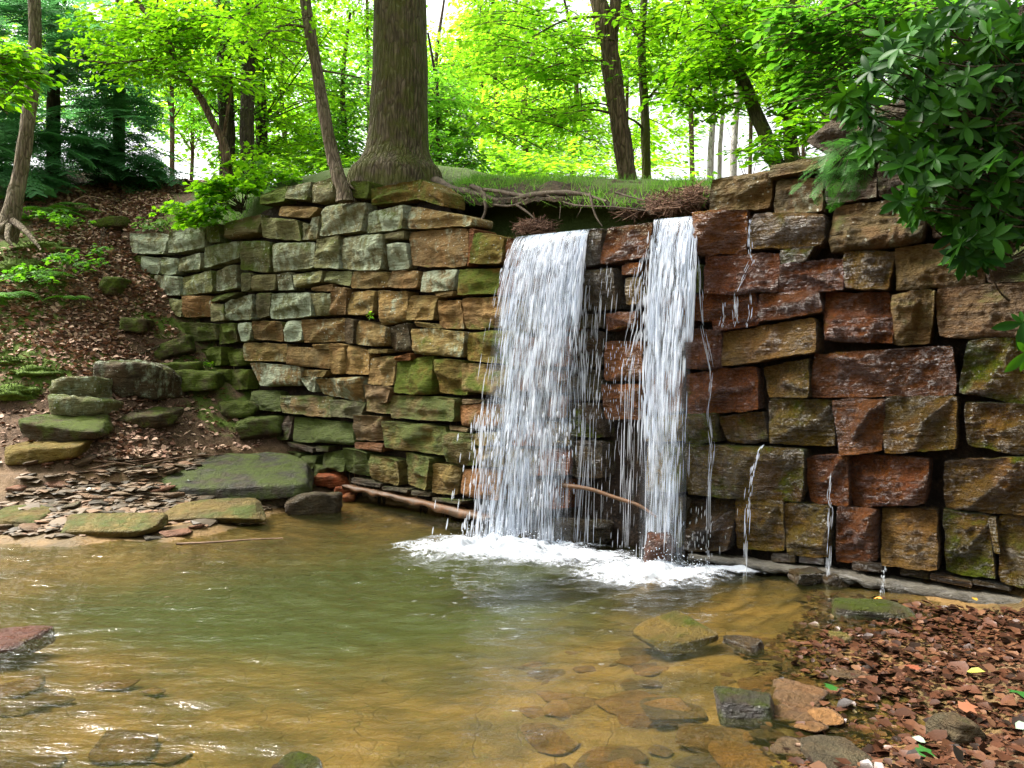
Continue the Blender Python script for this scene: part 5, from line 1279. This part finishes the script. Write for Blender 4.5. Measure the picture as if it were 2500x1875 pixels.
for ii in order:
    px, py, D = wh[ii]; c = P(px, py, D); ax_ = norm(np.array([-.45, -.65, .45]) + rng.normal(0, .38, 3)); nl = rng.integers(6, 10); ph = rng.uniform(0, 6.28)
    s1 = norm(np.cross(ax_, [0.2, .3, 1])); s2 = np.cross(ax_, s1)
    tint_ = rng.random()
    for k in range(nl):
        th = ph + k * 2.399; rad_ = math.cos(th) * s1 + math.sin(th) * s2; el_ = rng.uniform(-.25, .55); fw = norm(rad_ + ax_ * el_ + np.array([0, 0, -.25])); up = ax_ + rng.normal(0, .12, 3); L = rng.uniform(.065, .145)
        if LEAF_OBJ < 300:
            x_ = norm(np.cross(fw, up)); u_ = np.cross(x_, fw); o = bpy.data.objects.new('leaf', rmesh[rng.integers(0, 4) * 4 + int(np.clip(tint_ * 4 + rng.normal(0, .8), 0, 3))]); COL.objects.link(o)
            M = Matrix(((x_[0] * L, fw[0] * L, u_[0] * L, c[0]), (x_[1] * L, fw[1] * L, u_[1] * L, c[1]), (x_[2] * L, fw[2] * L, u_[2] * L, c[2]), (0, 0, 0, 1)))
            o.parent = rho; o.matrix_parent_inverse = Matrix.Translation(-Vector(rho.location)); o.matrix_basis = M; LEAF_OBJ += 1
        else:
            V, F = RL[rng.integers(0, 4)]; stamp(fol, V, F, c[None], fw[None], up[None], L, np.clip(tint_ + rng.normal(0, .2), 0, 1))
    b0 = c - ax_ * .02; b2 = c * .6 + (hub + [0, 0, (c[2] - hub[2]) * .6]) * .4 + rng.normal(0, .12, 3); tube(stem, np.array([b0, (b0 + b2) / 2 - [0, 0, .05], b2]), [.0035, .005, .008], 5, 7, cap=False)
tag(fol.build('foliage', LEAF_RHO, rho), kind='stuff'); stem.build('stems', BARK_DARK, rho)

# ------------------------------------------------------------------ shrub on the wall, ferns, small plants, grass
def shrub(name, label, base, blobs, mat, leaf, nl, rad, cat='shrub', maple=True):
    e = empty(name, base, label, cat); lf, st = MB(), MB(); b = np.asarray(base)
    for (k, px, py, D, rx, ry, rd) in blobs:
        C = ell(k, px, py, D, rx, ry, rd); sprays(lf, None, C, b[:2], leaf, nl, rad, maple, droop=.3, flat=.35, vmean=.55)
        for c in C: tube(st, np.array([b + rng.normal(0, .03, 3), (b + c) / 2 + [0, 0, .05], c]), [.008, .005, .002], 5, 7, cap=False)
    lf.build('foliage', mat, e); st.build('stems', BARK_DARK, e); return e
shrub('maple_seedling', 'bright green leafy shrub spilling over the left wall top', P(590, 510, 12.2), [(16, 520, 455, 12.1, 90, 25, .4), (12, 500, 500, 12.0, 80, 22, .4), (8, 600, 440, 12.2, 60, 30, .3), (8, 470, 525, 12.1, 60, 16, .3)], LEAF_LIME, .11, 26, .24)
shrub('ground_plant', 'tuft of leafy plants beside the three dark trunks', P(620, 450, 12.9), [(12, 610, 400, 13.0, 60, 45, .4), (10, 690, 425, 12.8, 60, 20, .4)], LEAF_LIME, .10, 24, .24)
shrub('wall_plant', 'small green plant growing from the mossy lower wall joint', on_wall(505, 895, .03), [(5, 500, 885, 12.2, 35, 14, .08)], LEAF_LIME, .06, 14, .12, 'plant', False)
shrub('wall_plant', 'tiny seedling growing from a joint high in the wall left of the fall', on_wall(908, 780, .02), [(2, 906, 772, 9.95, 8, 10, .03)], LEAF_LIME, .045, 8, .05, 'plant', False)
shrub('wall_plant', 'trailing green weed on the wall below the tilted mossy rock', on_wall(510, 935, .03), [(4, 505, 930, 12.2, 30, 12, .08)], FERN, .05, 14, .12, 'plant', False)
shrub('bank_plant', 'leafy seedling on the bank between the moss cushions and the path', gnd(150, 640), [(6, 140, 625, 12.0, 60, 22, .2)], FERN, .08, 18, .16, 'plant')
shrub('bank_plant', 'leafy seedling beside the mossy rock at the path top', gnd(255, 560), [(4, 250, 610, 12.9, 25, 12, .1)], FERN, .08, 14, .14, 'plant')
shrub('bank_plant', 'low bright weeds on the verge at the head of the path', gnd(400, 520), [(8, 400, 545, 13.6, 70, 12, .3)], GRASS, .08, 22, .2, 'plant', False)
shrub('bank_plant', 'patch of leafy weeds above the fern at the left edge', gnd(70, 690) + [0, 0, .02], [(9, 70, 668, 11.75, 80, 22, .25)], FERN, .075, 20, .17, 'plant')
shrub('bank_plant', 'patch of leafy weeds beside the roots of the pale leaning trunk', gnd(170, 560) + [0, 0, .02], [(8, 150, 530, 13.1, 90, 20, .3)], FERN, .075, 20, .17, 'plant')
shrub('bank_plant', 'sprig of leaves left of the path below the flat mossy stone', gnd(210, 655) + [0, 0, .02], [(6, 200, 640, 12.5, 50, 18, .2)], FERN, .07, 18, .15, 'plant')
def fern(label, px, py, L, nf):
    L *= 1.2; g = gnd(px, py) + [0, 0, .07]; e = empty('fern', g, label, 'fern', 'ferns on the left bank'); 
    for k in range(nf):
        m = MB(); th = k * 2.4 + rng.uniform(-.3, .3); d = np.array([math.cos(th), math.sin(th) * .9 - .2, 0]); d = norm(d); l = L * rng.uniform(.7, 1.1); n = 16
        t = np.linspace(0, 1, n); sp = g + d * (t * l)[:, None]; sp[:, 2] += l * (.65 * t - .75 * t * t); sd_ = norm(np.cross(d, [0, 0, 1.0])); tube(m, sp, np.linspace(.004, .001, n), 4, n, cap=False)
        for sg in (-1, 1):
            w_ = l * .26 * np.sin(math.pi * np.clip(t * .92 + .06, 0, 1)) ** .8
            stamp(m, np.array([[-.13, 0, 0], [.13, 0, 0], [.11, .55, -.02], [0, 1, -.12], [-.11, .55, -.02]]), np.array([[0, 1, 2, 4]]), sp[1:], sd_ * sg + d * .35 + np.array([0, 0, -.15]), np.tile([0, 0, 1.0], (n - 1, 1)) + d * .3, w_[1:], rng.uniform(.2, .9), np.array([[4, 2, 3]]))
        m.build('frond', FERN, e, smooth_=False)
fern('fern at the left edge above the moss cushions', 20, 740, .50, 9); fern('fern beside the pale leaning trunk', 130, 535, .55, 9); fern('fern above the path on the leafy slope', 185, 525, .5, 8)
fern('fern in the middle of the mossy bank', 120, 690, .42, 8); fern('small fern on the bank near the wall corner', 180, 745, .35, 7); fern('fern at the foot of the pale leaning trunk', 70, 545, .4, 8); fern('fern on the slope beside the hemlocks', 60, 500, .45, 8)
BL_S = np.array([[-.16, 0, 0], [.16, 0, 0], [.06, 1, .1], [-.06, 1, .1]], float); BL_SF = np.array([[0, 1, 2, 3]])
# moss cushions at the left edge
MOSS = m_simple('moss_cushion', [(0.04, 0.07, 0.006), (0.11, 0.18, 0.016), (0.15, 0.22, 0.03)], 30, .95, 1.0, .03, detail=8)
for (px, py, w_, h_, lab) in ((20, 955, 120, 46, 'large bright moss cushion lowest at the left edge'), (70, 905, 130, 40, 'wide bright moss cushion above the lowest cushion'), (15, 880, 90, 34, 'small moss cushion at the left edge above the others'), (95, 600, 150, 40, 'dark moss mound below the pale leaning trunk'), (40, 650, 140, 50, 'dark green moss mound above the edge fern')):
    g = gnd(px, py + h_ * .3); m_ = g[1] / 2000; d, f = ICO[4]; d = norm(d); sz_ = np.array([w_ * m_ / 2, .28, h_ * m_ / 2]); v = d * sz_ * (1 + .30 * fbm(d * 2.2 + px, 4))[:, None]; m = MB(); m.add(v, None, f); i_ = rng.integers(0, len(v), 1500); i_ = i_[d[i_, 2] > -.2]; stamp(m, BL_S, BL_SF, v[i_], d[i_] + rng.normal(0, .45, (len(i_), 3)), np.tile([.3, -1., .4], (len(i_), 1)), rng.uniform(.012, .035, len(i_)), rng.random(len(i_))); o = m.build('moss_cushion', MOSS); o.location = (g[0], g[1] + .15, g[2] + .02); tag(o, lab, 'moss')
# grass on the wall top and the verge
gr = MB(); n = 24000
PXg = np.concatenate([rng.uniform(880, 1720, 19500), rng.uniform(400, 640, 3000), rng.uniform(1640, 1760, 1500)])
Sg = np.concatenate([.44 + rng.gamma(1.4, .45, 19500), .30 + rng.gamma(1.5, .4, 3000), .7 + rng.gamma(1.5, .5, 1500)])
Sg = np.where((PXg < 1080) & (PXg > 800), Sg + .1, Sg)
D = Dw(PXg) + Sg / .77; X = (PXg - 1250) / 2000 * D; Zg = np.where((PXg > 1060) & (PXg < 1730), hb(X, D) + .01 - .05 * smooth(.9, .45, Sg), hgt(X, D))
keep = (rng.random(n) < smooth(-.25, .40, fbm2(X, D, 2.6, 3, 7.)) * .85 + .07) & ~((PXg < 1062) & (PXg > 872) & (np.abs(D - 11) < .42))
X, D, Zg, Sg = X[keep], D[keep], Zg[keep], Sg[keep]; n = len(X)
BL = np.array([[-.020, 0, 0], [.020, 0, 0], [-.016, .45, .03], [.016, .45, .03], [-.009, .80, .14], [.009, .80, .14], [0, 1.0, .30]], float); BLF = np.array([[0, 1, 3, 2], [2, 3, 5, 4]]); BLT = np.array([[4, 5, 6]])
fw = np.stack([rng.normal(0, .38, n), rng.normal(-.12, .38, n), np.ones(n)], -1); over = Sg < .75; fw[over, 2] *= .45; fw[over, 1] -= .5
up = np.stack([rng.normal(0, .5, n), rng.normal(-.8, .5, n), -.2 * np.ones(n)], -1)
stamp(gr, BL, BLF, np.stack([X, D, Zg - .01], -1), fw, up, rng.uniform(.04, .14, n) * (1 + .6 * over), np.clip(rng.normal(.45, .28, n), 0, 1), BLT)
tag(gr.build('grass', GRASS), 'bright grass tufts growing along the wall top', 'grass', kind='stuff')

# ------------------------------------------------------------------ leaf litter, twigs, sticks
lit = MB(); N = 90000; X = rng.uniform(-8.8, -2.4, N); Y = rng.uniform(8.2, 18, N); px = img_px(X, Y); s_ = (Y - Dw(px)) * .77; Z = hgt(X, Y)
dens = smooth(-.25, .35, fbm2(X, Y, .7, 3, 3.)) * .8 + .2
path_ = np.exp(-((px - (250 + (Z < 3) * 20)) / 110) ** 2) * 1.0
ok = (Z > .55) & ((s_ < -.1) | (px < 420) | (s_ > 2.5)) & (rng.random(N) < np.clip(dens * .55 + path_ * .6, 0, 1)) & (px > -80) & (px < 640)
X, Y, Z = X[ok], Y[ok], Z[ok]; n = len(X)
stamp(lit, DRY_V, DRY_F, np.stack([X, Y, Z + rng.uniform(.0, .03, n)], -1), np.stack([rng.normal(0, 1, n), rng.normal(0, 1, n), rng.normal(0, .25, n)], -1), np.stack([rng.normal(0, .45, n), rng.normal(0, .45, n) - .2, np.ones(n)], -1), rng.uniform(.045, .095, n), np.clip(rng.normal(.55, .27, n), 0, 1))
tag(lit.build('dry_leaf_litter', LIT_DRY), 'dry tan leaves covering the left bank', 'leaf litter', kind='stuff')
lit = MB(); N = 26000; X = rng.uniform(.4, 4.6, N); Y = rng.uniform(2.5, 6.2, N); px = img_px(X, Y); s_ = (Y - Dw(px)) * .77; Z = hgt(X, Y)
ok = (Z > -.05) & (s_ < -.22) & (px > 1820 + 90 * fbm2(X, Y, 1.2, 3, 3.)) & (rng.random(N) < np.clip(smooth(1780, 2120, px) * .9 + smooth(-.02, .04, Z) * .2, 0, .9))
X, Y, Z = X[ok], Y[ok], Z[ok]; n = len(X)
stamp(lit, DRY_V, DRY_F, np.stack([X, Y, np.maximum(Z, -.035) + rng.uniform(.004, .022, n)], -1), np.stack([rng.normal(0, 1, n), rng.normal(0, 1, n), rng.normal(0, .12, n)], -1), np.stack([rng.normal(0, .25, n), rng.normal(0, .25, n), np.ones(n)], -1), rng.gamma(3, .0095, n) + .014, np.clip(rng.normal(.45, .28, n), 0, 1))
tag(lit.build('wet_leaf_litter', LIT_WET), 'wet red brown leaves over the right shore', 'leaf litter', kind='stuff')
def single_leaf(name, px, py, L, col, label, maple=False, z=None, g=None):
    t = NT(name + '_skin'); t.surf(t.n('BsdfPrincipled', {'Base Color': col, 'Roughness': .45}).outputs[0])
    g = gnd(px, py) if g is None else g; m = MB(); a = rng.uniform(0, 6.28)
    stamp(m, MAPLE_V if maple else DRY_V, MAPLE_F if maple else DRY_F, g[None] + [0, 0, .028], np.array([[math.cos(a), math.sin(a), .1]]), np.array([[.1, -.35, 1.]]), L, .5, MAPLE_F3 if maple else None)
    return tag(m.build('fallen_leaf', t.m), label, 'leaf', 'single fallen leaves')
single_leaf('leaf', 2028, 1700, .075, (.022, .10, .014), 'fresh green leaf beside the dark moss topped block', True)
single_leaf('leaf', 2475, 1702, .10, (.022, .10, .014), 'fresh green leaf at the right edge on the wet litter', True)
single_leaf('leaf', 2245, 1862, .075, (.022, .10, .014), 'fresh green leaf at the bottom edge near the stick', True)
single_leaf('leaf', 2385, 1478, .05, (.38, .22, .02), 'yellow leaf under the timber sill')
single_leaf('leaf', 2133, 1472, .06, (.75, .32, .06), 'orange leaf on the flat mossy rock')
single_leaf('leaf', 2078, 1488, .06, (.30, .31, .28), 'whitish leaf on the flat mossy rock')
single_leaf('leaf', 2480, 1797, .06, (.24, .31, .22), 'pale grey green leaf at the right edge')
single_leaf('leaf', 2360, 1655, .08, (.24, .23, .04), 'yellow green leaf on the brown litter')
single_leaf('leaf', 2260, 1832, .05, (.26, .31, .23), 'pale leaf left of the pebble rock')
single_leaf('leaf', 80, 1305, .12, (.34, .19, .10), 'large tan leaf on the left waterline', True)
single_leaf('leaf', 2340, 1745, .085, (.20, .075, .035), 'large orange brown leaf on the wet litter', True)
single_leaf('leaf', 2240, 1650, .08, (.20, .06, .03), 'reddish leaf above the middle of the wet litter', True)
for (px, py, lab) in ((592, 1138, 'white petal on the bedrock slab, upper'), (590, 1170, 'white petal on the bedrock slab, middle'), (605, 1169, 'white petal touching the middle petal'), (465, 1180, 'white petal near the moss patch on the bedrock'), (555, 1180, 'white petal at the front of the bedrock slab'), (705, 1144, 'white petal by the wall foot'), (210, 1202, 'white petal on the gravel'), (690, 1128, 'white petal nearest the mossy wall stones')):
    single_leaf('petal', px, py, .055, (.50, .55, .49), lab)
def stick(label, path, w0, w1, mat=STICK, name='stick'):
    m = MB(); pp = np.array([P(*q) for q in path]); tube(m, pp, np.linspace(w0, w1, len(path)) / 2 * np.array([q[2] for q in path]) / 2000, 7, 26, .15, 6.0); return tag(m.build(name, mat), label, 'stick')
stick('pale bare stick lying on the near right leaf litter', [(1942, 1818, 3.36), (1985, 1822, 3.33), (2040, 1836, 3.29), (2100, 1856, 3.2), (2180, 1880, 3.12)], 11, 7)
stick('orange brown branch lodged behind the falling water', [(1372, 1185, 7.5), (1440, 1194, 7.35), (1500, 1214, 7.2), (1560, 1234, 7.05), (1602, 1262, 6.95)], 12, 7, WOOD_ORANGE)
stick('long thin twig lying along the left waterline', [(430, 1328, 7.6), (520, 1324, 7.65), (600, 1318, 7.75), (690, 1314, 7.8)], 6, 3)
stick('thin dead branch lying on the leaf slope below the mossy rock', [(290, 885, 11.6), (330, 870, 11.8), (390, 845, 12.0)], 8, 4, BARK_DARK)
stick('bare twig on the upper slope left of the path', [(170, 500, 14.2), (205, 480, 14.5), (250, 485, 14.4)], 5, 2)
for k, (x0, y0, x1, y1) in enumerate(((215, 1150, 420, 1118), (180, 1128, 330, 1140), (350, 1140, 480, 1118), (420, 1125, 560, 1112))):
    g0, g1 = gnd(x0, y0), gnd(x1, y1); m = MB(); tube(m, np.array([g0 + [0, 0, .02], (g0 + g1) / 2 + [0, 0, .035], g1 + [0, 0, .02]]), [.010, .008, .004], 6, 14, .15)
    tag(m.build('stick', STICK), ('longest twig of the tangle, leftmost above the bedrock slab', 'short twig highest on the left gravel by the ledge slab', 'twig crossing the middle of the tangle above the bedrock slab', 'rightmost twig of the tangle above the bedrock slab')[k], 'stick', 'twigs in the tangle above the bedrock slab')
# woody debris piled on the lip and at the right end of the hollow
db = MB()
def debris(px, py, D, rx, ry, rd, n, L):
    C = ell(n, px, py, D, rx, ry, rd); d = norm(rng.normal(0, 1, (n, 3)) * [1, .7, .45]); l = rng.uniform(.4, 1.2, n) * L
    for c, q, ll in zip(C, d, l): tube(db, np.array([c - q * ll / 2, c + rng.normal(0, .012, 3), c + q * ll / 2]), [.0035, .003, .002], 4, 3, cap=False, a=rng.random())
debris(1650, 498, 7.7, 70, 26, .35, 700, .24); debris(1560, 520, 8.2, 60, 12, .3, 150, .25); debris(1310, 555, 8.75, 55, 22, .18, 420, .16); debris(1695, 482, 7.5, 36, 28, .25, 420, .22)
tag(db.build('twig_debris', MULCH), 'brown twigs and bark scraps washed up behind the lip', 'debris', kind='stuff')
